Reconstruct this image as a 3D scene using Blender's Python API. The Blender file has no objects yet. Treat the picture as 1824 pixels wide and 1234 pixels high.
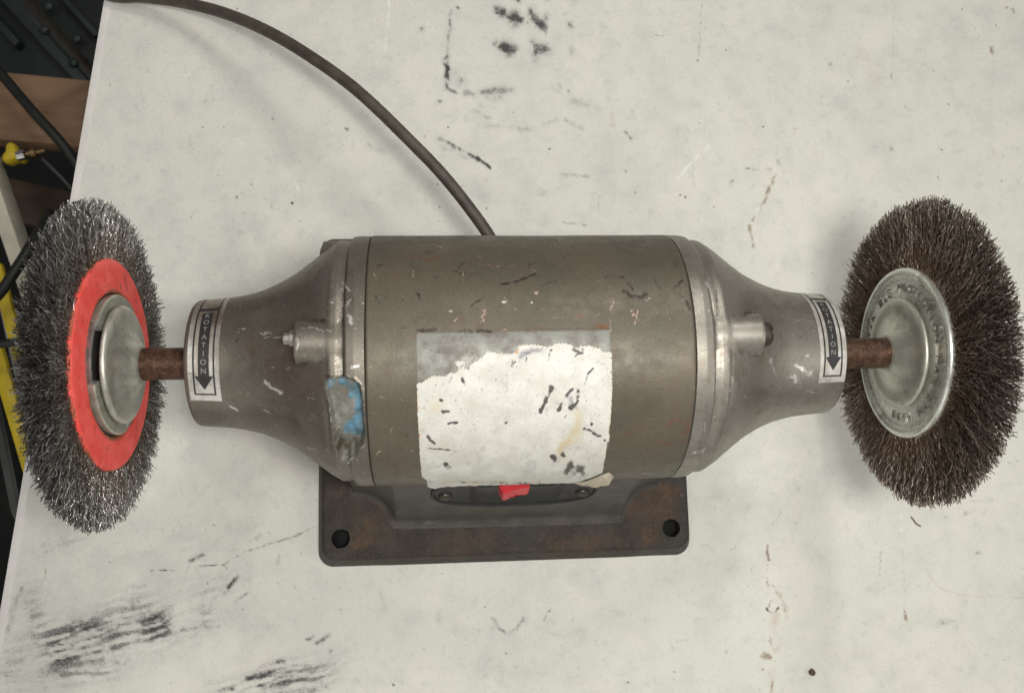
import bpy, bmesh, math, random
import numpy as np
from mathutils import Matrix, Vector

random.seed(7)
rng = np.random.default_rng(7)
SC = bpy.context.scene
COL = SC.collection

# ------------------------------------------------------------------ camera
# Millimetre frame: x along the motor shaft, y away from the viewer, z up, origin on the motor axis.
H = 115.48                      # motor axis above the table top
TABLE_Z = 0.80                  # table top above the floor, metres
CAM = np.array([-38.370, -54.995, 406.509])
TILT, YAW, ROLL = 0.1387, -0.08455, -0.02658
FPX, PY = 1540.16, 14.41        # focal length and principal point offset, in photo pixels
def _rot(a, b, c):
    ca, sa, cb, sb, cc, sc = math.cos(a), math.sin(a), math.cos(b), math.sin(b), math.cos(c), math.sin(c)
    Rx = np.array([[1, 0, 0], [0, ca, -sa], [0, sa, ca]])
    Ry = np.array([[cb, 0, sb], [0, 1, 0], [-sb, 0, cb]])
    Rz = np.array([[cc, -sc, 0], [sc, cc, 0], [0, 0, 1]])
    return Ry @ Rx @ Rz
CM = _rot(TILT, YAW, ROLL)
def W(p):                       # mm frame -> world metres
    p = np.asarray(p, float)
    return p * 0.001 + np.array([0, 0, TABLE_Z + H * 0.001])
def pix(P):                     # mm frame -> photo pixel (survey of the photograph)
    q = (np.atleast_2d(P) - CAM) @ CM
    return 912 + FPX * q[:, 0] / -q[:, 2], 617 + PY - FPX * q[:, 1] / -q[:, 2]
def at(u, v, z):                # photo pixel -> point on the level plane z (mm frame)
    d = CM @ np.array([(u - 912) / FPX, -(v - 617 - PY) / FPX, -1.0])
    return CAM + d * ((z - CAM[2]) / d[2])

cam_d = bpy.data.cameras.new("camera")
cam = bpy.data.objects.new("camera", cam_d); COL.objects.link(cam)
mw = Matrix([list(CM[i]) + [W(CAM)[i]] for i in range(3)] + [[0, 0, 0, 1]])
cam.matrix_world = mw
cam_d.sensor_fit = 'HORIZONTAL'; cam_d.sensor_width = 36.0
cam_d.lens = 36.0 * FPX / 1824.0
cam_d.shift_y = PY / 1824.0
cam_d.clip_start = 0.01; cam_d.clip_end = 50
cam_d.dof.use_dof = True; cam_d.dof.focus_distance = 0.43; cam_d.dof.aperture_fstop = 20
SC.camera = cam

# ------------------------------------------------------------------ light (workshop lamps, plus added fill lights)
SC.view_settings.view_transform = 'Standard'; SC.view_settings.look = 'None'
SC.view_settings.exposure = -0.09; SC.view_settings.gamma = 1.0
wd = bpy.data.worlds.new("World"); SC.world = wd; wd.use_nodes = True
wd.node_tree.nodes['Background'].inputs[0].default_value = (1.0, 0.99, 0.965, 1)
wd.node_tree.nodes['Background'].inputs[1].default_value = 0.14
def area_light(name, pos, target, sx, sy, watts, col=(1, 0.985, 0.95)):
    l = bpy.data.lights.new(name, 'AREA'); l.shape = 'RECTANGLE'; l.size = sx; l.size_y = sy
    l.energy = watts; l.color = col
    o = bpy.data.objects.new(name, l); COL.objects.link(o)
    o.location = pos
    d = Vector(target) - Vector(pos)
    o.rotation_euler = d.to_track_quat('-Z', 'Y').to_euler()
    return o
c0 = (0, 0, TABLE_Z)
area_light("bench_lamp", (0.07, -0.07, TABLE_Z + 0.67), (0.06, -0.07, 0), 0.085, 0.14, 2.9)
area_light("strip_light_back", (0.25, 0.66, TABLE_Z + 0.95), (0.05, 0.15, TABLE_Z), 0.12, 0.30, 3.7)
area_light("ceiling_fill", (-0.70, -0.10, TABLE_Z + 2.0), (-0.70, -0.10, 0), 0.5, 1.4, 7.0)  # fill added at left to even out the tabletop brightness
area_light("light_panel_right", (1.30, -0.50, TABLE_Z + 1.05), (0.0, 0, TABLE_Z + 0.1), 0.9, 0.8, 6)
area_light("room_fill_front", (-0.55, -1.6, TABLE_Z + 0.60), (0, 0, TABLE_Z + 0.1), 2.6, 1.1, 9)  # panel added for the bright room before the bench; no doorway there

# ------------------------------------------------------------------ helpers
def empty(name, loc, label=None, cat=None, group=None):
    o = bpy.data.objects.new(name, None); COL.objects.link(o)
    o.empty_display_size = 0.02; o.location = loc
    tag(o, label, cat, group); return o
def tag(o, label=None, cat=None, group=None, kind=None):
    if label: o['label'] = label
    if cat: o['category'] = cat
    if group: o['group'] = group
    if kind: o['kind'] = kind
    return o
WLOC = {}
def wloc(o): return WLOC.get(o.name, np.array(o.location)) if o else np.zeros(3)
def obj(name, V, F, mat, parent=None, smooth=True, attrs=None, sharp=None, origin=None):
    """V in the mm frame; F an (n,4)/(n,3) array or a list of faces; one mesh object."""
    V = np.asarray(V, float)
    if origin is None: origin = (V.min(0) + V.max(0)) / 2
    wo = W(origin)
    me = bpy.data.meshes.new(name)
    L = ((V - origin) * 0.001).astype(np.float32)
    if isinstance(F, np.ndarray):
        n, k = F.shape
        me.vertices.add(len(L)); me.vertices.foreach_set('co', L.ravel())
        me.loops.add(n * k); me.loops.foreach_set('vertex_index', F.astype(np.int32).ravel())
        me.polygons.add(n); me.polygons.foreach_set('loop_start', np.arange(0, n * k, k, dtype=np.int32))
        me.update(calc_edges=True)
    else:
        me.from_pydata([tuple(v) for v in L], [], [tuple(f) for f in F])
    if smooth:
        me.polygons.foreach_set('use_smooth', np.ones(len(me.polygons), dtype=bool))
        if sharp: me.set_sharp_from_angle(angle=math.radians(sharp))
    for k, a in (attrs or {}).items():
        at_ = me.attributes.new(k, 'FLOAT', 'POINT'); at_.data.foreach_set('value', np.asarray(a, np.float32))
    me.materials.append(mat)
    o = bpy.data.objects.new(name, me); COL.objects.link(o)
    o.parent = parent
    o.location = wo - wloc(parent)
    WLOC[o.name] = wo
    return o
def grid_faces(nu, nv, close_v=False):
    i = np.arange(nu - 1)[:, None]; j = np.arange(nv if close_v else nv - 1)[None, :]
    jn = (j + 1) % nv
    a = i * nv + j; b = i * nv + jn; c = (i + 1) * nv + jn; d = (i + 1) * nv + j
    return np.stack([a, b, c, d], -1).reshape(-1, 4)
def lathe_x(prof, n=96, x0=0.0, s=1.0, y0=0.0, z0=0.0):
    """profile [(x,r)] turned about the x axis; s = -1 mirrors it."""
    prof = np.asarray(prof, float)
    th = np.linspace(0, 2 * np.pi, n, endpoint=False)
    X = np.repeat(x0 + s * prof[:, :1], n, 1)
    Y = y0 + prof[:, 1:] * np.sin(th)[None]; Z = z0 + prof[:, 1:] * np.cos(th)[None]
    V = np.stack([X, Y, Z], -1).reshape(-1, 3)
    F = grid_faces(len(prof), n, True)
    if s > 0: F = F[:, ::-1]
    return V, F
def frame_tube(P, r, n=12, caps=True):
    P = np.asarray(P, float); r = np.broadcast_to(r, len(P))
    T = np.gradient(P, axis=0); T /= np.linalg.norm(T, axis=1)[:, None]
    up = np.array([0, 0, 1.0]) if abs(T[0][2]) < .9 else np.array([1.0, 0, 0])
    N = []; u = np.cross(T[0], up); u /= np.linalg.norm(u)
    for t in T:
        u = u - t * (u @ t); u /= np.linalg.norm(u); N.append(u.copy())
    N = np.array(N); B = np.cross(T, N)
    th = np.linspace(0, 2 * np.pi, n, endpoint=False)
    V = P[:, None] + r[:, None, None] * (np.cos(th)[None, :, None] * N[:, None] + np.sin(th)[None, :, None] * B[:, None])
    V = V.reshape(-1, 3); F = [tuple(f) for f in grid_faces(len(P), n, True)]
    if caps:
        F.append(tuple(range(n))[::-1]); F.append(tuple(range((len(P) - 1) * n, len(P) * n)))
    return V, F
def spline(pts, n=12):
    P = np.asarray(pts, float); P = np.vstack([2 * P[0] - P[1], P, 2 * P[-1] - P[-2]]); out = []
    for i in range(1, len(P) - 2):
        for t in np.linspace(0, 1, n, endpoint=False):
            a, b, c, d = P[i - 1:i + 3]
            out.append(.5 * (2 * b + (c - a) * t + (2 * a - 5 * b + 4 * c - d) * t * t + (3 * b - a - 3 * c + d) * t ** 3))
    out.append(P[-2]); return np.array(out)
def bm_obj(name, bm, mat, parent=None, smooth=False, sharp=None):
    bmesh.ops.recalc_face_normals(bm, faces=bm.faces)
    V = np.array([v.co[:] for v in bm.verts]); bm.verts.index_update()
    F = [[v.index for v in f.verts] for f in bm.faces]; bm.free()
    return obj(name, V, F, mat, parent, smooth=smooth, sharp=sharp)
def box_bm(A, B, width, thick, bevel=0.0, up=(0, 0, 1), seg=2):
    """a bar from A to B (mm), its top face through A and B"""
    A, B = np.asarray(A, float), np.asarray(B, float)
    d = B - A; Ld = np.linalg.norm(d); d /= Ld
    s = np.cross(d, up); s /= np.linalg.norm(s); u = np.cross(s, d)
    bm = bmesh.new(); vs = []
    for z in (0, -thick):
        for a, b in ((0, -.5), (1, -.5), (1, .5), (0, .5)):
            vs.append(bm.verts.new(A + d * Ld * a + s * width * b + u * z))
    for f in ((0, 1, 2, 3), (7, 6, 5, 4), (0, 4, 5, 1), (1, 5, 6, 2), (2, 6, 7, 3), (3, 7, 4, 0)): bm.faces.new([vs[i] for i in f])
    if bevel: bmesh.ops.bevel(bm, geom=bm.edges[:], offset=bevel, segments=seg, affect='EDGES', profile=.5)
    return bm
def poly_prism(pts, lo, hi):
    """pts (n,2) -> closed prism vertices/faces in local (x,y,z)"""
    n = len(pts)
    V = [(x, y, lo) for x, y in pts] + [(x, y, hi) for x, y in pts]
    F = [tuple(range(n))[::-1], tuple(range(n, 2 * n))] + [(i, (i + 1) % n, n + (i + 1) % n, n + i) for i in range(n)]
    return np.array(V, float), F

# ---- wear and dark edge lines painted as per-vertex masks that the materials break up with noise
def vnoise(u, v, sc, seed):
    """smooth value noise in -1..1"""
    x, y = u / sc + 311.7, v / sc + 173.3; xi, yi = np.floor(x).astype(np.int64), np.floor(y).astype(np.int64)
    fx, fy = x - xi, y - yi; fx = fx * fx * (3 - 2 * fx); fy = fy * fy * (3 - 2 * fy)
    def h(a, b):
        n = (a * 374761393 + b * 668265263 + seed * 974711) & 0x7fffffff
        n = ((n ^ (n >> 13)) * 1274126177) & 0x7fffffff
        return ((n ^ (n >> 16)) & 0xffff) / 32767.5 - 1
    return (h(xi, yi) * (1 - fx) + h(xi + 1, yi) * fx) * (1 - fy) + (h(xi, yi + 1) * (1 - fx) + h(xi + 1, yi + 1) * fx) * fy
def paint(u, v, strokes, key, keep=None):
    out = np.zeros(len(u), np.float32)
    for si, st in enumerate(strokes):
        if st[0] != key: continue
        s, w = st[1], st[2]; pts = np.array(st[3:], float).reshape(-1, 2)
        if len(pts) == 1: pts = np.vstack([pts, pts + [.01, 0]])
        m = np.nonzero((u > pts[:, 0].min() - 3 * w) & (u < pts[:, 0].max() + 3 * w) & (v > pts[:, 1].min() - 3 * w) & (v < pts[:, 1].max() + 3 * w))[0]
        if not len(m): continue
        uu, vv = u[m], v[m]; dm = np.full(len(m), 1e9)
        k1 = .42 * w + .5; ln = np.hypot(*np.diff(pts, axis=0).T).sum()
        st_n = np.clip(.88 + .5 * vnoise(uu, vv, 1.9 * w + 2, si + 77) + .3 * vnoise(uu, vv, .7 * w + 1.2, si + 9), .3, 1.35) if w > 2 else 1
        uu = uu + k1 * vnoise(uu, vv, 2.3 * w + 3, si) + .7 * k1 * vnoise(uu, vv, .9 * w + 1.5, si + 31)
        vv = vv + k1 * vnoise(uu, vv, 2.3 * w + 3, si + 500) + .7 * k1 * vnoise(uu, vv, .9 * w + 1.5, si + 531)
        for a, b in zip(pts[:-1], pts[1:]):
            e = b - a; t = np.clip(((uu - a[0]) * e[0] + (vv - a[1]) * e[1]) / (e @ e), 0, 1)
            dm = np.minimum(dm, (uu - a[0] - t * e[0]) ** 2 + (vv - a[1] - t * e[1]) ** 2)
        out[m] = np.maximum(out[m], s * st_n * np.exp(-dm / w ** 2))
    if keep is not None: out[~keep] = 0
    return out
def crop(x0, y0, sc, L):        # strokes noted on an enlarged detail
    R = []
    for st in L:
        c = list(st[:3])
        for i in range(3, len(st), 2): c += [x0 + st[i] / sc, y0 + st[i + 1] / sc]
        R.append(tuple(c))
    return R
def poly_sd(u, v, P):           # signed distance to a polygon, positive inside
    P = np.asarray(P, float); ins = np.zeros(len(u), bool); d = np.full(len(u), 1e9)
    for a, b in zip(P, np.roll(P, -1, 0)):
        e = b - a; t = np.clip(((u - a[0]) * e[0] + (v - a[1]) * e[1]) / (e @ e + 1e-9), 0, 1)
        d = np.minimum(d, np.hypot(u - a[0] - t * e[0], v - a[1] - t * e[1]))
        c = ((a[1] > v) != (b[1] > v)) & (u < (b[0] - a[0]) * (v - a[1]) / (b[1] - a[1] + 1e-12) + a[0])
        ins ^= c
    return np.where(ins, d, -d)

# ------------------------------------------------------------------ materials
class NT:
    def __init__(s, name):
        s.m = bpy.data.materials.new(name); s.m.use_nodes = True; s.t = s.m.node_tree
        s.b = s.t.nodes['Principled BSDF']; s.tc = None
    def n(s, k): return s.t.nodes.new(k)
    def lk(s, a, sock):
        if isinstance(a, (int, float)): sock.default_value = a
        elif isinstance(a, tuple): sock.default_value = (*a, 1) if len(a) == 3 and sock.type == 'RGBA' else a
        else: s.t.links.new(a, sock)
    def co(s, scale=(1, 1, 1)):   # object coordinates in millimetres
        if s.tc is None: s.tc = s.n('ShaderNodeTexCoord')
        mp = s.n('ShaderNodeMapping'); s.t.links.new(s.tc.outputs['Object'], mp.inputs[0])
        mp.inputs['Scale'].default_value = tuple(1000 * k for k in scale); return mp.outputs[0]
    def noise(s, sc, det=4, rough=.6, stretch=(1, 1, 1), dist=0, color=False):
        t = s.n('ShaderNodeTexNoise'); s.lk(s.co(stretch), t.inputs['Vector'])
        t.inputs['Scale'].default_value = sc; t.inputs['Detail'].default_value = det; t.inputs['Roughness'].default_value = rough
        t.inputs['Distortion'].default_value = dist
        return t.outputs['Color' if color else 'Fac']
    def vor(s, sc, stretch=(1, 1, 1), feat='F1'):
        t = s.n('ShaderNodeTexVoronoi'); s.lk(s.co(stretch), t.inputs['Vector']); t.inputs['Scale'].default_value = sc; t.feature = feat
        return t.outputs['Distance']
    def at(s, name):
        a = s.n('ShaderNodeAttribute'); a.attribute_name = name; return a.outputs['Fac']
    def ma(s, op, a, b=0.0, c=0.0, clamp=False):
        t = s.n('ShaderNodeMath'); t.operation = op; t.use_clamp = clamp
        s.lk(a, t.inputs[0]); s.lk(b, t.inputs[1])
        if op in ('MULTIPLY_ADD',): s.lk(c, t.inputs[2])
        return t.outputs[0]
    def ss(s, x, lo, hi, to0=0.0, to1=1.0):
        t = s.n('ShaderNodeMapRange'); t.interpolation_type = 'SMOOTHSTEP'
        s.lk(x, t.inputs[0]); t.inputs[1].default_value = lo; t.inputs[2].default_value = hi
        t.inputs[3].default_value = to0; t.inputs[4].default_value = to1; return t.outputs[0]
    def mix(s, f, a, b):
        t = s.n('ShaderNodeMix'); t.data_type = 'RGBA'
        s.lk(f, t.inputs[0]); s.lk(a, t.inputs[6]); s.lk(b, t.inputs[7]); return t.outputs[2]
    def mask(s, attr, nz, gain=2.2, bias=.42, amp=1.5):
        """painted mask broken up by noise: attr near 0 gives 0"""
        x = s.ma('MULTIPLY_ADD', s.ma('SUBTRACT', nz, .5), amp, s.at(attr) if isinstance(attr, str) else attr)
        return s.ma('MULTIPLY', s.ma('SUBTRACT', x, bias), gain, clamp=True)
    def bump(s, h, strength, dist=.0003, prev=None):
        t = s.n('ShaderNodeBump'); s.lk(h, t.inputs['Height']); t.inputs['Strength'].default_value = strength; t.inputs['Distance'].default_value = dist
        if prev is not None: s.t.links.new(prev, t.inputs['Normal'])
        return t.outputs[0]
    def out(s, col=None, rough=None, metal=None, nrm=None, spec=None, coat=None):
        b = s.b.inputs
        if col is not None: s.lk(col, b['Base Color'])
        if rough is not None: s.lk(rough, b['Roughness'])
        if metal is not None: s.lk(metal, b['Metallic'])
        if spec is not None: s.lk(spec, b['Specular IOR Level'])
        if nrm is not None: s.lk(nrm, b['Normal'])
        if coat is not None: b['Coat Weight'].default_value = coat; b['Coat Roughness'].default_value = .15
        return s.m
def plain(name, c, rough=.5, metal=0.0, sc=.4, var=.25, bump=.15, c2=None):
    n = NT(name); z = n.noise(sc, 5); f = n.ss(z, .3, .7)
    dark = tuple(k * (1 - var) for k in c) if c2 is None else c2
    return n.out(n.mix(f, dark, c), n.ss(z, .2, .8, rough * .85, min(1, rough * 1.2)), metal, n.bump(n.noise(sc * 4, 4), bump))

def m_table():
    n = NT('painted_table_white')
    big = n.noise(.012, 4, .55); med = n.noise(.06, 5, .6); fine = n.noise(.35, 5, .65); vfine = n.noise(1.3, 3, .6)
    c = n.mix(n.ss(big, .3, .7), (.595, .595, .53), (.65, .635, .57))
    c = n.mix(n.ss(med, .42, .72, 0, .42), c, (.50, .505, .46))
    c = n.mix(n.ss(n.noise(.14, 5, .7, dist=.5), .52, .72, 0, .4), c, (.44, .435, .39))
    c = n.mix(n.ss(n.noise(.03, 3, .5, dist=1.0), .58, .75, 0, .35), c, (.65, .60, .55))
    # grey dust specks and tiny dark flecks
    c = n.mix(n.ss(n.noise(.55, 4, .6), .60, .72, 0, .5), c, (.40, .39, .34))
    c = n.mix(n.ss(n.noise(.9, 4, .65), .5, .8, 0, .35), c, (.42, .41, .36))
    c = n.mix(n.ma('MULTIPLY', n.ss(fine, .58, .72, 0, .22), n.ss(med, .45, .6)), c, (.30, .29, .26))
    c = n.mix(n.ma('MULTIPLY', n.mask('pink', fine, 1.2, .25, .9), .6), c, (.50, .40, .34))
    c = n.mix(n.ma('MULTIPLY', n.mask('brown', n.noise(1.0, 5, .75), 1.7, .40, 1.9), .85), c, (.25, .18, .115))
    g1 = n.ss(n.noise(.32, 5, .75), .25, .7, .3, .95); g2 = n.ss(n.noise(1.5, 4, .7), .35, .65, .45, 1.0)
    c = n.mix(n.ma('MULTIPLY', n.at('grime'), n.ma('MULTIPLY', g1, g2), clamp=True), c, (.15, .146, .146))
    c = n.mix(n.ma('MULTIPLY', n.mask('grime', n.noise(1.1, 5, .8), 1.5, .46, 1.9), .95), c, (.045, .041, .038))
    c = n.mix(n.mask('line', vfine, 1.7, .26, .5), c, (.10, .08, .06))
    c = n.mix(n.mask('scratch', fine, 1.6, .3, .7), c, (.78, .77, .73))
    b1 = n.bump(n.noise(.5, 3, .5), .5, .0006)
    b2 = n.bump(vfine, .18, .0002, b1)
    return n.out(c, n.ss(fine, .3, .7, .50, .66), 0.0, b2, spec=.35)
def m_shell():
    n = NT('brown_grey_shell_paint')
    big = n.noise(.03, 4, .6); med = n.noise(.16, 5, .65); fine = n.noise(.9, 4, .65)
    c = n.mix(n.ss(big, .35, .65), (.092, .082, .059), (.118, .097, .069))
    c = n.mix(n.ss(n.noise(.02, 2, .5), .55, .7, 0, .6), c, (.106, .104, .076))
    c = n.mix(n.ss(med, .5, .7, 0, .6), c, (.105, .078, .056))
    c = n.mix(n.ss(n.noise(.45, 5, .75, dist=.8), .58, .72, 0, .5), c, (.13, .070, .048))
    c = n.mix(n.ss(n.noise(.5, 4, .7, stretch=(.25, 1, 1)), .62, .72, 0, .35), c, (.24, .215, .18))
    c = n.mix(n.ss(fine, .54, .72, 0, .65), c, (.055, .044, .032))
    c = n.mix(n.ss(n.noise(1.6, 3, .7), .56, .70, 0, .5), c, (.19, .17, .135))
    c = n.mix(n.ss(n.noise(1.1, 3, .6, dist=.5), .68, .75, 0, .6), c, (.26, .24, .21))
    c = n.mix(n.ma('MULTIPLY', n.at('residue'), .75), c, n.mix(n.ss(med, .4, .65), (.195, .20, .18), (.14, .125, .112)))
    c = n.mix(n.mask('red', fine, 1.5, .32, 1.2), c, (.155, .062, .042))
    c = n.mix(n.mask('rust', fine, 1.5, .3, 1.2), c, (.12, .055, .022))
    c = n.mix(n.mask('dark', fine, 1.8, .34, 1.1), c, (.035, .026, .02))
    c = n.mix(n.mask('pink', fine, 2.0, .35, 1.4), c, (.46, .30, .25))
    c = n.mix(n.mask('white', fine, 2.2, .4, 1.2), c, (.55, .52, .48))
    return n.out(c, n.ss(med, .3, .7, .42, .58), .35, n.bump(fine, .2, .0003, n.bump(n.noise(.35, 4), .12, .0005)), spec=.45)
def m_cap(tint, metal=.66, rg=(.36, .52)):
    n = NT('weathered_cast_aluminium')
    big = n.noise(.035, 4, .6); med = n.noise(.14, 5, .7); fine = n.noise(.8, 5, .7)
    c = n.mix(n.ss(big, .35, .65), tint[0], tint[1])
    c = n.mix(n.ss(med, .46, .70, 0, .55), c, tint[2])
    c = n.mix(n.ss(n.noise(.055, 4, .6, dist=.6), .52, .72, 0, .4), c, tuple(k * m for k, m in zip(tint[2], (.92, .78, .66))))
    c = n.mix(n.ss(fine, .60, .74, 0, .5), c, (.09, .075, .06))
    spk = n.ss(n.noise(.7, 4, .7, dist=.4), .61, .68)
    chips = n.mask('white', n.noise(1.25, 5, .8), 2.2, .50, 2.6)
    c = n.mix(n.ma('MULTIPLY', spk, .45), c, (.46, .44, .41))
    c = n.mix(n.mask('brown', med, 1.2, .2, .8), c, (.125, .09, .066))
    c = n.mix(n.mask('dark', fine, 1.6, .3, .9), c, (.05, .04, .032))
    c = n.mix(chips, c, (.62, .60, .58))
    # the broken pocket: old blue enamel, bare grey casting and oily dirt
    c = n.mix(n.mask('pocket', fine, 4, .35, .3), c, n.mix(n.ss(med, .4, .62), (.135, .13, .105), (.22, .215, .19)))
    c = n.mix(n.mask('blue', n.noise(.35, 5, .7), 2.0, .26, 1.2), c, n.mix(n.ss(med, .35, .6), (.06, .105, .12), (.11, .24, .33)))
    c = n.mix(n.mask('oil', fine, 1.8, .3, .6), c, (.075, .058, .035))
    r = n.ma('SUBTRACT', n.ss(fine, .3, .7, *rg), n.ma('MULTIPLY', chips, .12))
    pk = n.ma('MULTIPLY', n.at('pocket'), 1.0, clamp=True)
    r = n.ma('ADD', r, n.ma('MULTIPLY', pk, .22))
    return n.out(c, r, n.ma('SUBTRACT', metal, n.ma('MULTIPLY', pk, .6)), n.bump(fine, .16, .0003, n.bump(n.noise(.3, 4), .10, .0005)), spec=.45)
def m_base(rusty=True):
    n = NT('rusty_cast_iron')
    med = n.noise(.10, 5, .7); fine = n.noise(.8, 5, .7); pit = n.noise(.55, 3, .55)
    c = n.mix(n.ss(med, .35, .65), (.026, .020, .0145), (.046, .036, .026))
    c = n.mix(n.ss(n.noise(.025, 3), .5, .68, 0, .7), c, (.036, .036, .036))
    c = n.mix(n.ma('MULTIPLY', n.mask('rust', n.noise(.4, 6, .75), 1.15, .20, 1.3), .95), c, n.mix(n.ss(fine, .35, .65), (.055, .030, .015), (.125, .062, .028)))
    c = n.mix(n.ss(pit, .62, .72, 0, .5), c, (.14, .12, .10))
    return n.out(c, n.ss(fine, .3, .7, .45, .65), .25, n.bump(n.noise(.75, 4, .6), .9, .0009, n.bump(fine, .3, .0003)), spec=.45)
def m_pedestal():
    n = NT('dull_grey_iron_paint')
    med = n.noise(.08, 5, .65); fine = n.noise(.8, 5, .7)
    c = n.mix(n.ss(med, .35, .65), (.066, .061, .052), (.095, .084, .072))
    c = n.mix(n.mask('white', fine, 1.6, .3, .8), c, (.30, .27, .24))
    c = n.mix(n.mask('rust', n.noise(.3, 5, .7), 1.1, .22, .9), c, (.085, .042, .02))
    c = n.mix(n.ss(fine, .6, .75, 0, .5), c, (.03, .025, .02))
    return n.out(c, .55, .25, n.bump(fine, .2, .0003, n.bump(n.noise(.3, 4), .2, .0006)))
def m_sticker():
    n = NT('worn_white_paper')
    fine = n.noise(.9, 5, .7); med = n.noise(.12, 5, .6)
    c = n.mix(n.ss(med, .35, .65), (.515, .50, .445), (.60, .585, .535))
    c = n.mix(n.ss(n.noise(1.6, 3, .6), .52, .70, 0, .55), c, (.36, .35, .33))
    c = n.mix(n.ss(n.noise(.7, 3, .6), .63, .70, 0, .7), c, (.24, .22, .20))
    c = n.mix(n.mask('stain_shade', med, 1.0, .1, .5), c, (.50, .42, .26))
    c = n.mix(n.mask('orange', fine, 1.8, .3, .7), c, (.50, .22, .04))
    c = n.mix(n.mask('grey', fine, 1.6, .3, 1.0), c, (.20, .19, .20))
    c = n.mix(n.mask('dark', fine, 2.6, .40, 1.0), c, (.075, .068, .062))
    return n.out(c, .55, 0.0, n.bump(fine, .22, .0002, n.bump(n.noise(.2, 3), .2, .0006)), spec=.4)
def m_foil():
    n = NT('scuffed_silver_foil')
    lines = n.noise(.5, 4, .7, stretch=(.05, 1, 1)); fine = n.noise(1.0, 5, .7)
    c = n.mix(n.ss(n.noise(.12, 4), .4, .6), (.42, .39, .34), (.58, .56, .52))
    c = n.mix(n.mask('brown', fine, 1.2, .15, .9), c, (.17, .125, .09))
    c = n.mix(n.ss(lines, .60, .66, 0, .6), c, (.12, .11, .09))
    return n.out(c, n.ss(fine, .3, .7, .34, .5), .55, n.bump(fine, .1, .0002))
def m_wire(name, c_lo, c_hi, c_rust, rough, metal):
    n = NT(name); t = n.at('tint'); z = n.noise(.12, 3)
    c = n.mix(t, c_lo, c_hi)
    c = n.mix(n.ma('MULTIPLY', n.at('rust'), n.ss(z, .35, .65, .35, 1)), c, c_rust)
    return n.out(c, rough, metal, spec=.5)
def m_redplate():
    n = NT('faded_red_enamel')
    med = n.noise(.1, 5, .6); fine = n.noise(.8, 5, .7)
    c = n.mix(n.ss(med, .35, .65), (.80, .075, .062), (.86, .125, .105))
    c = n.mix(n.ss(n.noise(.5, 4, .7, stretch=(1, .5, 1)), .56, .70, 0, .75), c, (.34, .04, .03))
    c = n.mix(n.mask('edge', fine, 1.6, .3, 1.0), c, (.16, .09, .04))
    c = n.mix(n.mask('print', fine, 1.6, .3, 1.2), c, (.16, .03, .025))
    return n.out(c, .48, 0.0, n.bump(fine, .08, .0002), spec=.2)
def m_zinc(name, lo, hi, rough=.36):
    n = NT(name)
    med = n.noise(.13, 5, .65); fine = n.noise(.9, 5, .7)
    c = n.mix(n.ss(med, .35, .65), lo, hi)
    c = n.mix(n.ss(n.noise(.07, 5, .7, dist=.5), .50, .68, 0, .55), c, (.27, .245, .19))
    c = n.mix(n.ss(fine, .58, .70, 0, .6), c, (.20, .18, .14))
    return n.out(c, n.ss(med, .3, .7, rough * .8, rough * 1.25), .72, n.bump(fine, .07, .0002))
def m_rustshaft():
    n = NT('rusted_steel')
    med = n.noise(.25, 5, .7); fine = n.noise(1.0, 5, .7)
    c = n.mix(n.ss(med, .35, .65), (.040, .020, .013), (.125, .066, .040))
    c = n.mix(n.ss(fine, .60, .70, 0, .8), c, (.24, .17, .13))
    return n.out(c, .5, .5, n.bump(fine, .3, .0003))
def m_wood(name, c1, c2):
    n = NT(name)
    g = n.noise(.05, 5, .6, stretch=(.15, 1, 1)); f = n.noise(.3, 4)
    return n.out(n.mix(n.ss(g, .3, .7), c1, c2), .65, 0.0, n.bump(f, .2, .0005))

M = dict(table=m_table(), shell=m_shell(),
    capL=m_cap([(.150, .134, .108), (.200, .180, .150), (.10, .083, .063)]),
    base=m_base(), ped=m_pedestal(), sticker=m_sticker(), foil=m_foil(),
    wireL=m_wire('grey_steel_wire', (.12, .11, .098), (1.0, .98, .94), (.20, .14, .10), .26, .8),
    wireR=m_wire('brown_steel_wire', (.105, .078, .058), (.64, .53, .45), (.165, .102, .066), .30, .65),
    redplate=m_redplate(), zinc=m_zinc('bright_zinc', (.62, .63, .56), (.76, .765, .70), .28),
    dome=m_zinc('dull_zinc', (.46, .46, .385), (.58, .575, .50), .40),
    shaft=m_rustshaft(), bolt=plain('dirty_steel', (.28, .26, .23), .42, .7),
    darkbolt=plain('dark_oily_steel', (.055, .046, .036), .42, .5), ink=plain('black_ink', (.022, .021, .020), .45, var=.2, sc=.6),
    print=plain('silver_print', (.30, .29, .26), .5, .2, sc=.9),
    blackpl=plain('black_plastic', (.003, .0033, .0036), .42, sc=.2), redpl=plain('red_plastic', (.60, .035, .045), .35, sc=.3, var=.12, bump=.03),
    core=plain('dark_packed_wire', (.05, .038, .03), .7, .3, sc=.5), rubber=plain('black_rubber', (.004, .004, .004), .9),
    slit=plain('polished_steel', (.75, .77, .80), .22, .9, bump=.03))
M['letter_zinc'] = m_zinc('darker_zinc', (.25, .25, .22), (.36, .36, .32), .34)  # plate's zinc darkened so the raised letters stand out
M['capR'] = m_cap([(.225, .208, .176), (.295, .275, .238), (.15, .126, .10)], .72, (.37, .52))  # lit copy of capL: highlights of the right bell put into colour
M['capR'].name = 'weathered_cast_aluminium_lit'
def m_cord():
    n = NT('worn_grey_rubber_cord'); f = n.noise(.5, 5, .7); g = n.noise(.12, 4)
    c = n.mix(n.ss(g, .35, .65), (.048, .039, .030), (.074, .061, .048))
    c = n.mix(n.ss(f, .62, .72, 0, .6), c, (.16, .15, .13))
    return n.out(c, .5, 0.0, n.bump(f, .15, .0003), spec=.4)
M['cord'] = m_cord()

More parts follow.
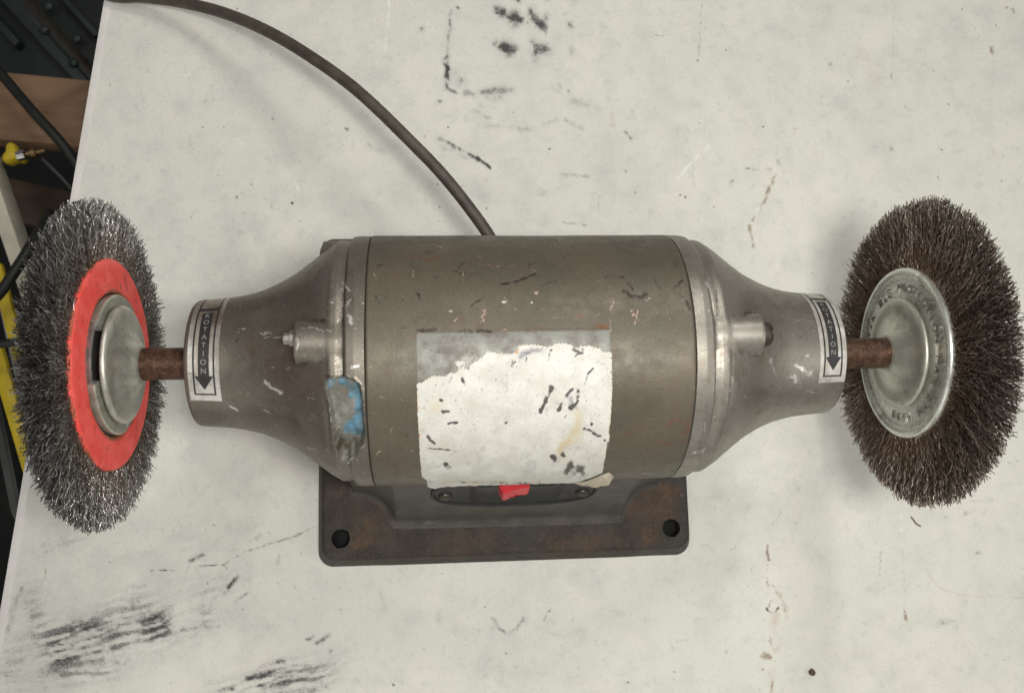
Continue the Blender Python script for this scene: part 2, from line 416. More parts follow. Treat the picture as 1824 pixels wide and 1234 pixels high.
# ------------------------------------------------------------------ setting: floor and table
def floor():
    V = [(-3000, -3000, 0), (3000, -3000, 0), (3000, 3000, 0), (-3000, 3000, 0)]
    V = np.array(V, float); V[:, 2] = -TABLE_Z * 1000 - H
    tag(obj('floor', V, [(0, 1, 2, 3)], plain('shade_black_floor', (.005, .005, .0045), .8, sc=.02)), kind='structure')  # floor near black, so shade below the bench is in its colour
floor()

TE_X, TE_S = -272.12, 0.1159    # left edge of the table: x = TE_X + TE_S * y
tab_root = empty('workbench', (0, 0, TABLE_Z), 'white painted workbench top, stained and scuffed, under the grinder', 'workbench')
TS = []                          # stains and scuffs of the table top
TS += crop(640, 0, 2.805, [
 ('grime', 1.30, 9.8, 700, 55, 735, 85, 785, 105), ('grime', 1.10, 7.3, 690, 60), ('grime', 1.04, 9.8, 790, 65, 785, 120), ('grime', 1.04, 9.8, 862, 58, 905, 130), ('grime', 0.85, 4.9, 940, 75, 930, 160), ('grime', 1.16, 7.3, 900, 120),
 ('grime', 0.97, 7.3, 680, 213), ('grime', 1.29, 9.8, 710, 225, 740, 240, 778, 255), ('grime', 0.85, 9.8, 745, 270), ('grime', 0.72, 8.5, 865, 215), ('grime', 1.30, 9.8, 890, 262, 925, 255), ('grime', 0.72, 11.0, 880, 290),
 ('grime', 0.79, 8.5, 1060, 128), ('grime', 0.45, 5.5, 1022, 80), ('grime', 0.50, 8.8, 1060, 262), ('grime', 0.35, 9.9, 1200, 285), ('brown', .5, 2.5, 1185, 200, 1245, 198), ('grime', 0.38, 8.8, 1215, 130),
 ('grime', 0.85, 7.3, 790, 0), ('grime', 0.56, 5.5, 938, 0), ('grime', 0.38, 7.7, 1065, 8), ('line', .6, 2, 1480, 180, 1525, 176),
 ('grime', 1.04, 3.7, 455, 60, 450, 150), ('grime', 0.72, 3.0, 447, 160, 437, 300), ('grime', 1.16, 4.9, 435, 290, 440, 440), ('grime', 1.29, 6.1, 442, 385), ('grime', 1.16, 4.3, 440, 447, 482, 462),
 ('grime', 0.72, 7.3, 490, 365), ('grime', 0.47, 8.8, 505, 410), ('grime', 0.88, 6.1, 530, 465, 572, 482), ('grime', 0.72, 7.3, 600, 462, 760, 450), ('grime', 0.45, 6.6, 640, 492, 700, 480), ('grime', 0.60, 4.4, 570, 548, 640, 588),
 ('grime', 0.38, 8.8, 600, 520), ('grime', 0.85, 3.7, 490, 40), ('grime', 0.72, 3.0, 330, 675), ('grime', 0.72, 4.9, 400, 700, 500, 740), ('grime', 0.38, 5.5, 420, 740, 540, 790), ('grime', 1.16, 4.3, 500, 740, 600, 800), ('grime', 1.30, 3.7, 590, 795, 655, 842),
 ('pink', .5, 8, 1070, 505, 1190, 540), ('grime', 0.38, 8.8, 1070, 505, 1190, 545), ('pink', .7, 7, 1265, 570, 1262, 620), ('grime', 0.50, 4.4, 1030, 600, 1110, 640), ('grime', 0.38, 4.4, 920, 620, 990, 605), ('grime', 0.97, 3.0, 1330, 662, 1360, 690),
 ('grime', 0.85, 4.9, 310, 150), ('grime', 0.85, 4.9, 405, 505), ('grime', 0.72, 3.7, 1050, 460), ('grime', 0.72, 3.7, 1000, 432), ('grime', 0.44, 5.5, 620, 625, 880, 650),
 ('line', .65, 1.6, 1015, 1110, 1060, 1117, 1140, 1125), ('line', .4, 1.4, 1140, 1125, 1200, 1075, 1195, 990, 1250, 945), ('grime', 0.56, 2.8, 1010, 868, 1150, 885), ('grime', 0.50, 3.3, 880, 975, 930, 968),
 ('line', 1, 2.6, 443, 637), ('line', 1, 2.4, 950, 745), ('line', 1, 2.8, 1332, 853), ('line', 1, 2.4, 1380, 963), ('line', 1, 2.6, 1600, 975), ('line', 1, 2.6, 1630, 983), ('line', 1, 2.6, 635, 1042), ('line', .8, 2.8, 1275, 855), ('line', .9, 2.4, 395, 1105), ('line', .9, 3.2, 398, 1032),
 ('grime', 0.38, 13.2, 620, 1000), ('scratch', .7, 1.6, 155, 0, 130, 260), ('scratch', .6, 1.6, 0, 275, 110, 200), ('scratch', .8, 2, 1590, 892, 1682, 785), ('scratch', .5, 1.5, 240, 0, 370, 150), ('scratch', .7, 1.6, 275, 855, 345, 860), ('scratch', .6, 1.5, 305, 595, 330, 640),
 ('grime', 0.31, 7.7, 60, 740, 110, 760), ('line', .35, 1.3, 1640, 540, 1650, 700), ('grime', 0.38, 5.5, 1370, 565), ('grime', 0.31, 5.5, 1350, 790)])
TS += crop(1200, 0, 2.805, [
 ('brown', 0.65, 2.2, 140, 0, 125, 290), ('line', .9, 3, 122, 303), ('brown', 0.57, 1.8, 1100, 0, 1088, 450), ('line', .6, 2.4, 1090, 370, 1089, 405), ('brown', 1.09, 4.5, 775, 322), ('brown', 0.89, 3.4, 630, 238), ('grime', .6, 4, 225, 558), ('line', 1, 3, 443, 636), ('scratch', 1, 2.5, 456, 640), ('brown', 1.02, 4.5, 605, 645), ('grime', .75, 3.5, 522, 805, 530, 828),
 ('grime', .75, 2.5, 365, 845, 415, 846), ('grime', .6, 2, 462, 843, 490, 846), ('grime', .65, 3, 297, 905, 287, 925), ('grime', .45, 3, 378, 935, 400, 930), ('grime', .5, 3, 450, 928), ('grime', .65, 4, 1090, 750), ('line', 1, 3, 1325, 890), ('line', .9, 2.6, 1645, 773), ('line', .9, 2.6, 1636, 905), ('line', 1, 5, 1695, 62), ('brown', 0.89, 5.6, 1662, 35), ('line', .9, 2.6, 1440, 43), ('line', .8, 2.2, 1611, 128), ('brown', 1.02, 3.9, 1583, 235, 1605, 290), ('brown', 0.76, 6.7, 1718, 910), ('pink', 0.89, 9.0, 1595, 755), ('grime', .28, 5, 1360, 680, 1395, 662), ('grime', .4, 4, 238, 132), ('line', .8, 2.2, 1373, 520), ('line', .7, 2, 1160, 533), ('line', .7, 2, 702, 629), ('line', .7, 2, 124, 618), ('line', .6, 2, 305, 748), ('grime', .5, 3, 95, 490),
 ('brown', 0.82, 5.6, 505, 880, 470, 965), ('brown', 0.82, 3.9, 470, 965, 430, 1050, 395, 1100), ('brown', 0.89, 4.5, 380, 1130, 400, 1232), ('brown', 1.30, 4.5, 393, 1190), ('scratch', .7, 3, 440, 1000, 410, 1060), ('grime', .26, 22, 250, 1180), ('grime', .4, 3, 240, 1205), ('pink', .35, 30, 900, 250, 1000, 400), ('pink', .3, 25, 560, 500), ('line', .3, 1.3, 1320, 680, 1325, 900), ('scratch', .7, 1.8, 20, 890, 180, 725), ('grime', .4, 3, 1200, 945), ('grime', .4, 5, 1010, 1020), ('grime', .35, 2, 95, 800, 100, 940), ('line', .5, 2, 1215, 450), ('line', .5, 2, 660, 150)])
TS += crop(0, 880, 2.942, [
 ('grime', 0.347, 4, 200, 645, 340, 612), ('grime', 0.446, 7, 340, 655, 720, 598), ('grime', 0.521, 7, 370, 725, 740, 605), ('grime', 0.626, 9, 420, 715, 640, 660, 880, 612), ('grime', 0.601, 9, 540, 780, 700, 725, 830, 690), ('grime', 0.465, 6, 270, 872, 420, 835, 560, 800), ('grime', 0.601, 7, 390, 890, 560, 822), ('grime', 0.552, 6, 600, 822, 780, 762), ('grime', 0.391, 5, 200, 780, 520, 735), ('grime', 0.552, 7, 380, 822, 560, 765), ('grime', 0.366, 4, 240, 832, 380, 785), ('grime', 0.428, 5, 840, 662, 1040, 590), ('grime', 0.501, 4, 1050, 580, 1200, 505), ('grime', 0.969, 5, 1200, 490, 1225, 455, 1250, 430), ('grime', 0.858, 3.5, 1235, 562, 1300, 515), ('grime', 0.586, 3.5, 920, 720, 1150, 685), ('grime', 0.748, 3.5, 925, 718, 970, 700), ('grime', 0.416, 4, 900, 785, 1050, 722), ('grime', 0.552, 6, 600, 892, 680, 868), ('grime', 0.465, 5, 690, 912), ('grime', 0.347, 5, 790, 830, 850, 842), ('grime', 0.697, 3, 410, 990, 450, 985), ('grime', 0.391, 9, 20, 945, 330, 945), ('grime', 0.425, 8, 40, 872, 150, 835), ('grime', 0.586, 6, 60, 640, 110, 490), ('grime', 0.501, 6, 30, 770, 80, 560), ('grime', 0.267, 22, 250, 760, 700, 680), ('grime', 0.416, 5, 300, 950, 540, 890),
 ('grime', 0.858, 4.5, 1000, 352, 1070, 312), ('grime', 0.586, 4.5, 1030, 398), ('pink', .8, 6, 940, 505), ('grime', 0.365, 5, 905, 535), ('grime', 0.433, 5, 690, 490, 780, 470),
 ('line', .7, 1.6, 790, 395, 910, 403, 1000, 380, 1170, 366), ('line', .6, 1.8, 1170, 366, 1290, 300, 1410, 260), ('line', .65, 2, 1410, 260, 1560, 215, 1680, 150), ('line', .5, 1.6, 1170, 366, 1195, 388), ('grime', 0.586, 4, 1560, 213), ('brown', .6, 5, 1572, 290, 1580, 310), ('grime', 0.586, 4, 1462, 330, 1450, 358), ('grime', 0.586, 4, 1340, 228, 1365, 212), ('line', .9, 2.6, 1406, 203), ('line', .7, 2.6, 950, 167), ('line', .6, 2.8, 855, 190), ('grime', 0.433, 6, 230, 265, 350, 238), ('grime', 0.433, 6, 240, 300), ('brown', .8, 2, 240, 395, 240, 450), ('line', .8, 2, 570, 350), ('line', .8, 2, 380, 640), ('grime', 0.858, 3.5, 1610, 760, 1640, 745), ('grime', 0.807, 4, 1655, 780, 1725, 735), ('grime', 0.858, 4.5, 1730, 822), ('grime', 0.637, 5, 1750, 887), ('grime', 0.909, 5, 1360, 902, 1490, 868), ('grime', 1.02, 6, 1300, 972, 1430, 928), ('grime', 0.858, 5, 1160, 1030, 1220, 1010), ('grime', 0.637, 6, 1370, 1010, 1550, 975), ('grime', 0.586, 8, 1640, 975, 1720, 960), ('grime', 0.586, 7, 1430, 1040, 1700, 1015), ('line', .9, 2.6, 1527, 947), ('line', .8, 2.2, 1270, 605), ('line', .7, 2.2, 95, 968), ('line', .8, 2.2, 550, 912), ('grime', 0.365, 9, 1350, 930), ('line', .6, 2, 1455, 465), ('line', .6, 2, 1550, 487), ('line', .7, 2.4, 1785, 602)])
TS += crop(600, 960, 2.85, [
 ('grime', .66, 4, 790, 408, 825, 450, 870, 478), ('grime', .55, 4, 870, 478, 910, 455), ('grime', .75, 5, 910, 450, 950, 410), ('grime', .28, 4, 890, 332), ('line', .6, 2, 1087, 340, 1050, 420), ('grime', .32, 5, 1080, 465, 1150, 492, 1250, 455), ('line', 1, 2.6, 440, 557), ('line', 1, 2.6, 595, 488), ('line', 1, 3, 860, 580), ('line', .9, 2.6, 800, 598), ('line', 1, 2.6, 420, 660), ('line', 1, 3.4, 288, 740), ('line', .8, 2.6, 1000, 518), ('line', .7, 2.2, 660, 400), ('grime', .75, 3.5, 20, 355), ('brown', .5, 9, 85, 725), ('grime', .35, 9, 85, 720), ('line', .8, 2.4, 1480, 730), ('grime', .45, 5, 910, 655), ('brown', .42, 1.5, 1712, 260, 1708, 520, 1705, 780), ('brown', .6, 2, 1706, 540, 1702, 575), ('line', .35, 1.4, 215, 260, 240, 310), ('line', .7, 2.2, 575, 602), ('line', .7, 2.2, 1600, 235), ('grime', .3, 10, 520, 400), ('grime', .4, 3, 750, 690, 775, 690), ('line', .6, 2, 1365, 510), ('line', .6, 2, 315, 280), ('line', .7, 2.2, 505, 660), ('grime', .3, 5, 1080, 150), ('scratch', .9, 2, 500, 310), ('line', .6, 2, 725, 465), ('scratch', .8, 2, 1130, 722), ('grime', .26, 14, 200, 700)])
TS += crop(1200, 820, 2.923, [
 ('brown', 1.23, 2.7, 490, 440, 487, 470, 495, 520), ('brown', 1.02, 2.7, 490, 540, 488, 600, 492, 650), ('brown', 0.89, 2.2, 520, 650, 535, 690), ('line', .9, 2.2, 487, 765, 493, 790, 530, 785, 548, 765), ('line', .6, 1.6, 490, 760, 505, 728, 530, 718), ('pink', 0.89, 9.0, 520, 800, 530, 980), ('brown', 0.62, 6.7, 560, 700, 600, 850), ('line', .9, 2.8, 503, 935), ('brown', 0.96, 5.6, 470, 1010, 500, 1030), ('brown', 1.30, 3.9, 466, 1088), ('pink', 0.76, 7.8, 515, 1090, 510, 1210), ('brown', 0.89, 2.2, 515, 1150, 505, 1210), ('scratch', .7, 3, 520, 560, 545, 640), ('scratch', .8, 2, 515, 755, 535, 750), ('brown', 0.62, 2.2, 500, 850, 505, 960),
 ('pink', 0.76, 2.9, 1310, 560, 1345, 620, 1390, 665, 1500, 700, 1824, 715), ('line', .3, 1.8, 1310, 560, 1345, 620, 1390, 665, 1500, 700, 1824, 715), ('grime', .42, 6, 1380, 842, 1460, 832), ('grime', .5, 2.5, 1385, 850, 1420, 822), ('line', .32, 1.4, 1220, 800, 1400, 900, 1600, 1030, 1760, 1110), ('grime', .6, 3, 1575, 485, 1600, 475), ('grime', .42, 3, 1520, 275, 1565, 250), ('grime', .36, 4, 1560, 215, 1660, 208), ('line', .7, 2.6, 1410, 295), ('line', .9, 2.6, 1723, 1030), ('brown', 1.16, 3.9, 1202, 790, 1215, 825), ('pink', 0.69, 4.5, 1200, 600, 1203, 790), ('line', .8, 2.2, 285, 203), ('line', .7, 2.8, 685, 97), ('line', .9, 3, 1752, 8), ('line', .9, 3, 1785, 4), ('line', .7, 2.4, 303, 458), ('line', .4, 1.4, 490, 370, 560, 270), ('grime', .35, 3, 140, 545), ('line', .6, 2, 1540, 345), ('grime', .3, 6, 1700, 360), ('line', .6, 2, 745, 770), ('scratch', .5, 3, 1180, 250, 1185, 370), ('grime', .3, 5, 345, 400), ('line', .4, 1.3, 1080, 470, 1070, 600), ('grime', .3, 8, 1500, 750), ('brown', 0.49, 4.5, 5, 940, 70, 935)])
TS += crop(160, 0, 2.683, [
 ('line', .9, 2.8, 93, 407), ('line', .8, 2.4, 347, 372), ('line', 1, 4.2, 1228, 620), ('line', 1, 4, 710, 945), ('line', .8, 2.6, 730, 925), ('line', .7, 3, 775, 885), ('line', .6, 2.4, 775, 860), ('line', .9, 3.4, 872, 988), ('line', .9, 2.6, 967, 970), ('brown', .7, 4.5, 848, 228), ('line', .7, 2.6, 865, 268), ('line', .7, 2.4, 707, 152), ('line', .8, 2.8, 705, 45), ('line', .7, 2.6, 645, 607), ('line', .7, 2.6, 835, 537), ('line', .8, 2.6, 871, 568), ('grime', .5, 3, 550, 485), ('grime', .26, 9, 1030, 430), ('grime', .22, 8, 825, 400), ('grime', .4, 3, 485, 655, 478, 670, 485, 690), ('scratch', 1, 3, 518, 652), ('line', .6, 2.6, 490, 710), ('grime', .4, 5, 1325, 690, 1400, 732), ('grime', .3, 3, 1255, 670, 1250, 710), ('line', .8, 2.6, 1213, 693), ('line', .6, 2.6, 1160, 465), ('line', .6, 2.2, 1105, 522), ('line', .6, 2, 1106, 614), ('brown', .3, 9, 400, 985, 530, 930), ('line', .6, 2, 903, 453), ('line', .6, 2.4, 720, 542), ('grime', .4, 2.4, 175, 95), ('grime', .3, 3, 95, 172, 130, 160), ('scratch', .7, 1.5, 440, 380, 485, 348), ('scratch', .6, 1.6, 670, 640, 740, 700), ('scratch', .6, 1.5, 960, 830, 1010, 930), ('scratch', .6, 1.6, 1105, 785, 1190, 710), ('line', .6, 2.2, 765, 926), ('line', .6, 2.2, 900, 1000), ('line', .6, 2.2, 615, 832), ('line', .6, 2.2, 1005, 1057), ('grime', .3, 4, 710, 1110, 770, 1100), ('grime', .35, 4, 420, 1185), ('grime', .25, 4, 0, 775, 40, 780), ('line', .6, 2.2, 955, 890), ('line', .6, 2.2, 1410, 1090)])
TS += crop(640, 0, 2.805, [('grime', 1.3, 9, 715, 65, 722, 70), ('grime', 1.35, 11, 762, 92, 775, 98), ('grime', 1.0, 9, 880, 90, 890, 110), ('grime', .9, 7, 932, 90, 930, 130), ('grime', 1.2, 11, 725, 232, 750, 245), ('grime', 1.25, 11, 892, 258, 910, 262), ('grime', .7, 9, 1060, 130), ('grime', .5, 10, 1062, 262), ('grime', .55, 8, 870, 225), ('grime', .9, 6, 442, 390), ('grime', .6, 9, 500, 400), ('grime', .6, 9, 650, 465, 730, 455)])
for _ in range(230):              # scattered grit, as all over the bench
    TS.append(('line', rng.uniform(.3, .8), rng.uniform(1.5, 2.5), rng.uniform(150, 1820), rng.uniform(0, 1230)))
def table():
    def axis(lo, hi, a, b, step):
        return np.concatenate([np.arange(lo, a, 14.0), np.arange(a, b, step), np.linspace(b, hi, max(2, int((hi - b) / 14)))])
    ys = axis(-420, 470, -205, 268, .94); xs = np.concatenate([np.arange(4.3, 660, .94), np.linspace(662, 860, 14)])
    Y, Xo = np.meshgrid(ys, xs, indexing='ij')
    X = TE_X + TE_S * Y + Xo
    V = np.stack([X, Y, np.full_like(X, -H)], -1).reshape(-1, 3)
    u, v = pix(V)
    T2 = [(t[0], t[1], max(t[2], 2.3), *t[3:]) if t[0] in ('line', 'scratch') else t for t in TS]
    A = {k: paint(u, v, T2, k) for k in ('grime', 'line', 'brown', 'pink', 'scratch')}
    # rubbed-in soot, streaky along the wiping direction
    for cu, cv, hl, hw, ang, st in ((195, 1128, 180, 52, -15.5, 1.6), (205, 1125, 120, 34, -15.5, 1.4), (495, 1212, 120, 30, -15, 1.5), (110, 1195, 150, 30, -8, .85), (330, 1060, 110, 26, -24, .75), (105, 965, 60, 22, -20, .5), (60, 1090, 26, 60, -15, .7)):
        ca, sa = math.cos(math.radians(ang)), math.sin(math.radians(ang)); a, b = (u - cu) * ca + (v - cv) * sa, -(u - cu) * sa + (v - cv) * ca
        b = b + 5 * vnoise(a, b, 60, 2)
        m = np.exp(-(a / hl) ** 4 - (b / hw) ** 2) * np.clip(.9 + .5 * vnoise(u, v, 45, 4), .2, 1.3)
        n_ = .5 + .55 * vnoise(a / 9, b, 6.5, 5) + .35 * vnoise(a / 6, b, 3.2, 6) + .2 * vnoise(u, v, 9, 7)
        A['grime'] = np.maximum(A['grime'], (st * m * np.clip(n_, 0, .8)).astype(np.float32))
    A['grime'] = np.maximum(A['grime'], .21 * np.clip(vnoise(u, v, 70, 41) + .6 * vnoise(u, v, 24, 42) - .25, 0, 1).astype(np.float32))
    F = grid_faces(len(ys), len(xs))[:, ::-1]
    n0 = len(V); nx = len(xs); ny = len(ys)
    # skirt and underside: the slab is 26 mm thick
    ring = np.concatenate([np.arange(nx), (np.arange(1, ny)) * nx + nx - 1, (ny - 1) * nx + np.arange(nx - 2, -1, -1), np.arange(ny - 2, 0, -1) * nx])
    low = V[ring] - [0, 0, 26.0]
    V = np.vstack([V, low]); k = np.arange(len(ring)); kn = (k + 1) % len(ring)
    S = np.stack([ring[k], n0 + k, n0 + kn, ring[kn]], 1)
    c = [n0, n0 + nx - 1, n0 + nx - 1 + ny - 1, n0 + 2 * nx + ny - 3]
    F = np.vstack([F, S, [c]])
    for q in A: A[q] = np.concatenate([A[q], np.zeros(len(low), np.float32)])
    obj('tabletop', V, F, M['table'], tab_root, smooth=False, attrs=A)
    # pale edge banding along the left side, standing a hair proud
    E = lambda y, o: (TE_X + TE_S * y + o, y)
    prof = [(4.6, -1), (4.5, .08), (3.9, .2), (.9, .2), (.25, .1), (0, -.6), (0, -26), (4.3, -26)]
    Vv, yy = [], np.linspace(-420, 470, 60)
    for y in yy:
        for o, z in prof: x, y_ = E(y, o); Vv.append((x, y_, -H + z))
    Ff = grid_faces(len(yy), len(prof))
    edge = plain('cream_edge_banding', (.66, .63, .60), .5, sc=.05, var=.12)
    obj('edge_banding', np.array(Vv), Ff, edge, tab_root, smooth=True, sharp=35)
    grey = plain('grey_steel_leg', (.16, .16, .16), .5, .4)
    for y in (-360, 410):
        for o in (120, 800):
            x, _ = E(y, o)
            bm = box_bm((x, y, -H - 26), (x, y, -H - 799.0), 45, 45, 3, up=(0, 1, 0))
            bm_obj('leg', bm, grey, tab_root)
table()

# ------------------------------------------------------------------ the bench grinder
GR = empty('bench_grinder', (0, 0, TABLE_Z), 'grey bench grinder with wire wheel at each end and torn white sticker', 'bench grinder')
R = 58.0

# base plate: cast plate with rounded corners, feet at the corners, mounting holes and a hollow underside
def rounded_rect(x0, x1, y0, y1, r, n=6):
    P = []
    for cx, cy, a in ((x1 - r, y1 - r, 0), (x0 + r, y1 - r, 90), (x0 + r, y0 + r, 180), (x1 - r, y0 + r, 270)):
        for t in np.linspace(0, 90, n + 1): P.append((cx + r * math.cos(math.radians(a + t)), cy + r * math.sin(math.radians(a + t))))
    return np.array(P)
HOLES = [(-95.9, -88.0), (95.9, -88.0), (-95.9, 76.0), (95.9, 76.0)]
def base_plate():
    BW, YF, YB, T = 107.2, -100.6, 87.0, 14.0
    xs = np.arange(-BW, BW + .01, 1.0); xs = np.linspace(-BW, BW, 215); ys = np.linspace(YF, YB, 186)
    # top sheet as a fine grid; its border is pulled onto the rounded outline, holes are left out and stitched by snapping
    X, Y = np.meshgrid(xs, ys); Z = np.full_like(X, -H + T)
    r = 9.0
    cx, cy = np.clip(X, -BW + r, BW - r), np.clip(Y, YF + r, YB - r)
    dx, dy = X - cx, Y - cy; d = np.hypot(dx, dy)
    mx = np.maximum(np.abs(dx), np.abs(dy)); k = np.where(d > 0, mx / np.maximum(d, 1e-9), 1)
    X, Y = cx + dx * k, cy + dy * k                        # square corner -> round corner
    dist = r - np.hypot(X - cx, Y - cy)
    Z -= np.where(dist < 2.5, 2.5 - np.sqrt(np.maximum(0, 2.5 ** 2 - (2.5 - dist) ** 2)), 0)   # rolled edge
    Z += .35 * np.sin(X * .021 + 1) * np.cos(Y * .03)
    keep = np.ones(X.shape, bool)
    for hx, hy in HOLES:
        rr = np.hypot(X - hx, Y - hy); HR = 5.2
        keep &= rr > HR - .5
        sn = (rr > HR - .5) & (rr < HR + .7)
        X = np.where(sn, hx + (X - hx) / rr * HR, X); Y = np.where(sn, hy + (Y - hy) / rr * HR, Y)
    V = np.stack([X, Y, Z], -1).reshape(-1, 3); kf = keep.ravel()
    F = grid_faces(X.shape[0], X.shape[1])[:, ::1]
    F = F[kf[F].all(1)]
    # border skirt and hole walls follow the boundary edges of the sheet
    e = np.concatenate([F[:, [0, 1]], F[:, [1, 2]], F[:, [2, 3]], F[:, [3, 0]]])
    key = np.sort(e, 1); _, inv, cnt = np.unique(key[:, 0] * 10 ** 7 + key[:, 1], return_inverse=True, return_counts=True)
    be = e[cnt[inv] == 1]
    bv = np.unique(be); mp = {b: len(V) + i for i, b in enumerate(bv)}
    low = V[bv].copy()
    hole = np.zeros(len(bv), bool)
    for hx, hy in HOLES: hole |= np.hypot(low[:, 0] - hx, low[:, 1] - hy) < 7
    mid = np.exp(-np.maximum(0, np.abs(low[:, 0]) - 62) ** 4 / 14 ** 4)      # the skirt is relieved between the feet
    low[:, 2] = np.where(hole, -H + T - 9, -H + .05 + 2.4 * mid * (np.abs(low[:, 1]) > 70))
    out = ~hole; low[out, 0] += np.sign(low[out, 0]) * 3.0 * (np.abs(low[out, 0]) > 94); low[out, 1] += np.sign(low[out, 1]) * 4.2 * (np.abs(low[out, 1]) > 75)
    V = np.vstack([V, low])
    S = np.array([[a, mp[a], mp[b], b] for a, b in be])
    F = np.vstack([F, S])
    u, v = pix(V)
    bs = crop(540, 780, 2.533, [('rust', 1.0, 22, 280, 440), ('rust', .9, 14, 240, 490, 310, 470), ('rust', .75, 30, 300, 350), ('rust', .5, 40, 200, 250), ('rust', .85, 34, 1590, 330), ('rust', 1, 20, 1560, 440), ('rust', .8, 26, 1520, 300, 1640, 260), ('rust', .6, 20, 1680, 240), ('rust', .5, 30, 700, 480, 900, 470), ('rust', .45, 26, 1100, 500, 1300, 470), ('rust', .4, 20, 420, 520, 600, 510), ('rust', .35, 16, 1250, 450, 1450, 470), ('rust', .7, 8, 330, 270, 390, 350)])
    o = obj('base_plate', V, F[:, ::-1], M['base'], GR, attrs={'rust': paint(u, v, bs, 'rust')}, sharp=50)
    for hx, hy in HOLES:
        Vf, Ff = lathe_x([(0, 0.01), (0, 7.5), (4.9, 8.2), (5, 0.01)], 20)
        Vf = np.stack([hx + Vf[:, 1], hy + Vf[:, 2], -H + .0 + Vf[:, 0]], 1)
        obj('hole_plug', Vf, Ff, M['rubber'], o)  # black disc added under each hole to keep it dark
base_plate()

# pedestal: waisted casting between plate and motor, cut back in quarter circles round the mounting holes
def pedestal_plan():
    P = [(-64.5, -80.5), (64.5, -80.5)]
    arc = [(67.0, -75), (69.6, -70.5), (73, -66.6), (77.5, -63.8), (82.5, -62.2), (88, -61.6)]
    Rr = [(88, -50), (88, 0), (88, 50)] + [(x, -y) for x, y in arc[::-1]]
    pts = P[1:] + arc + Rr + [(64.5, 80.5)]
    pts = pts + [(-x, y) for x, y in pts[::-1]]
    pts = np.array(pts); out = []
    for a, b in zip(pts, np.roll(pts, -1, 0)):
        m = max(1, int(np.hypot(*(b - a)) / 3)); out += [a + (b - a) * t for t in np.linspace(0, 1, m, endpoint=False)]
    return np.array(out)
SLOPE0, SLOPE1 = (-80.0, -H + 14.0), (-61.0, -46.0)      # front face of the pedestal: (y, z) at foot and top
def pedestal():
    P = pedestal_plan(); zs = np.concatenate([[-H + 12.5, -H + 13.6, -H + 14.3, -H + 15.0, -H + 16.2, -H + 18, -H + 19.5], np.linspace(-H + 21, -24, 52)])
    V = []
    for z in zs:
        t = (z - (-H + 14)) / (-46 + H - 14); t = max(0.0, t)
        sy = 1 + t * (61.0 / 80.0 - 1)
        q = P.copy(); q[:, 1] = np.where(np.abs(q[:, 1]) > 60, np.sign(q[:, 1]) * (61.6 - 6 * t + (np.abs(q[:, 1]) - 61.6) * np.maximum(0.1, 1 - t * .72)), q[:, 1])
        q[:, 0] *= 1 - .03 * t
        fil = max(0, (-H + 20.5 - z) / 7) ** 2.4 * 4.0
        n = np.roll(q, -1, 0) - np.roll(q, 1, 0); n = np.stack([n[:, 1], -n[:, 0]], 1); n /= np.linalg.norm(n, axis=1)[:, None]
        q = q + n * fil
        V.append(np.column_stack([q, np.full(len(q), z)]))
    V = np.vstack(V); F = grid_faces(len(zs), len(P), True)
    u, v = pix(V)
    ps = crop(540, 780, 2.533, [('white', .42, 3, 420, 385, 900, 370, 1430, 355), ('white', .5, 3, 400, 365, 420, 388), ('white', .9, 3, 1435, 345), ('rust', .8, 6, 340, 275, 390, 350), ('white', .35, 6, 1460, 250, 1540, 200), ('rust', .4, 10, 250, 240)])
    obj('pedestal', V, F, M['ped'], GR, sharp=55, attrs={k: paint(u, v, ps, k) for k in ('white', 'rust')})
pedestal()

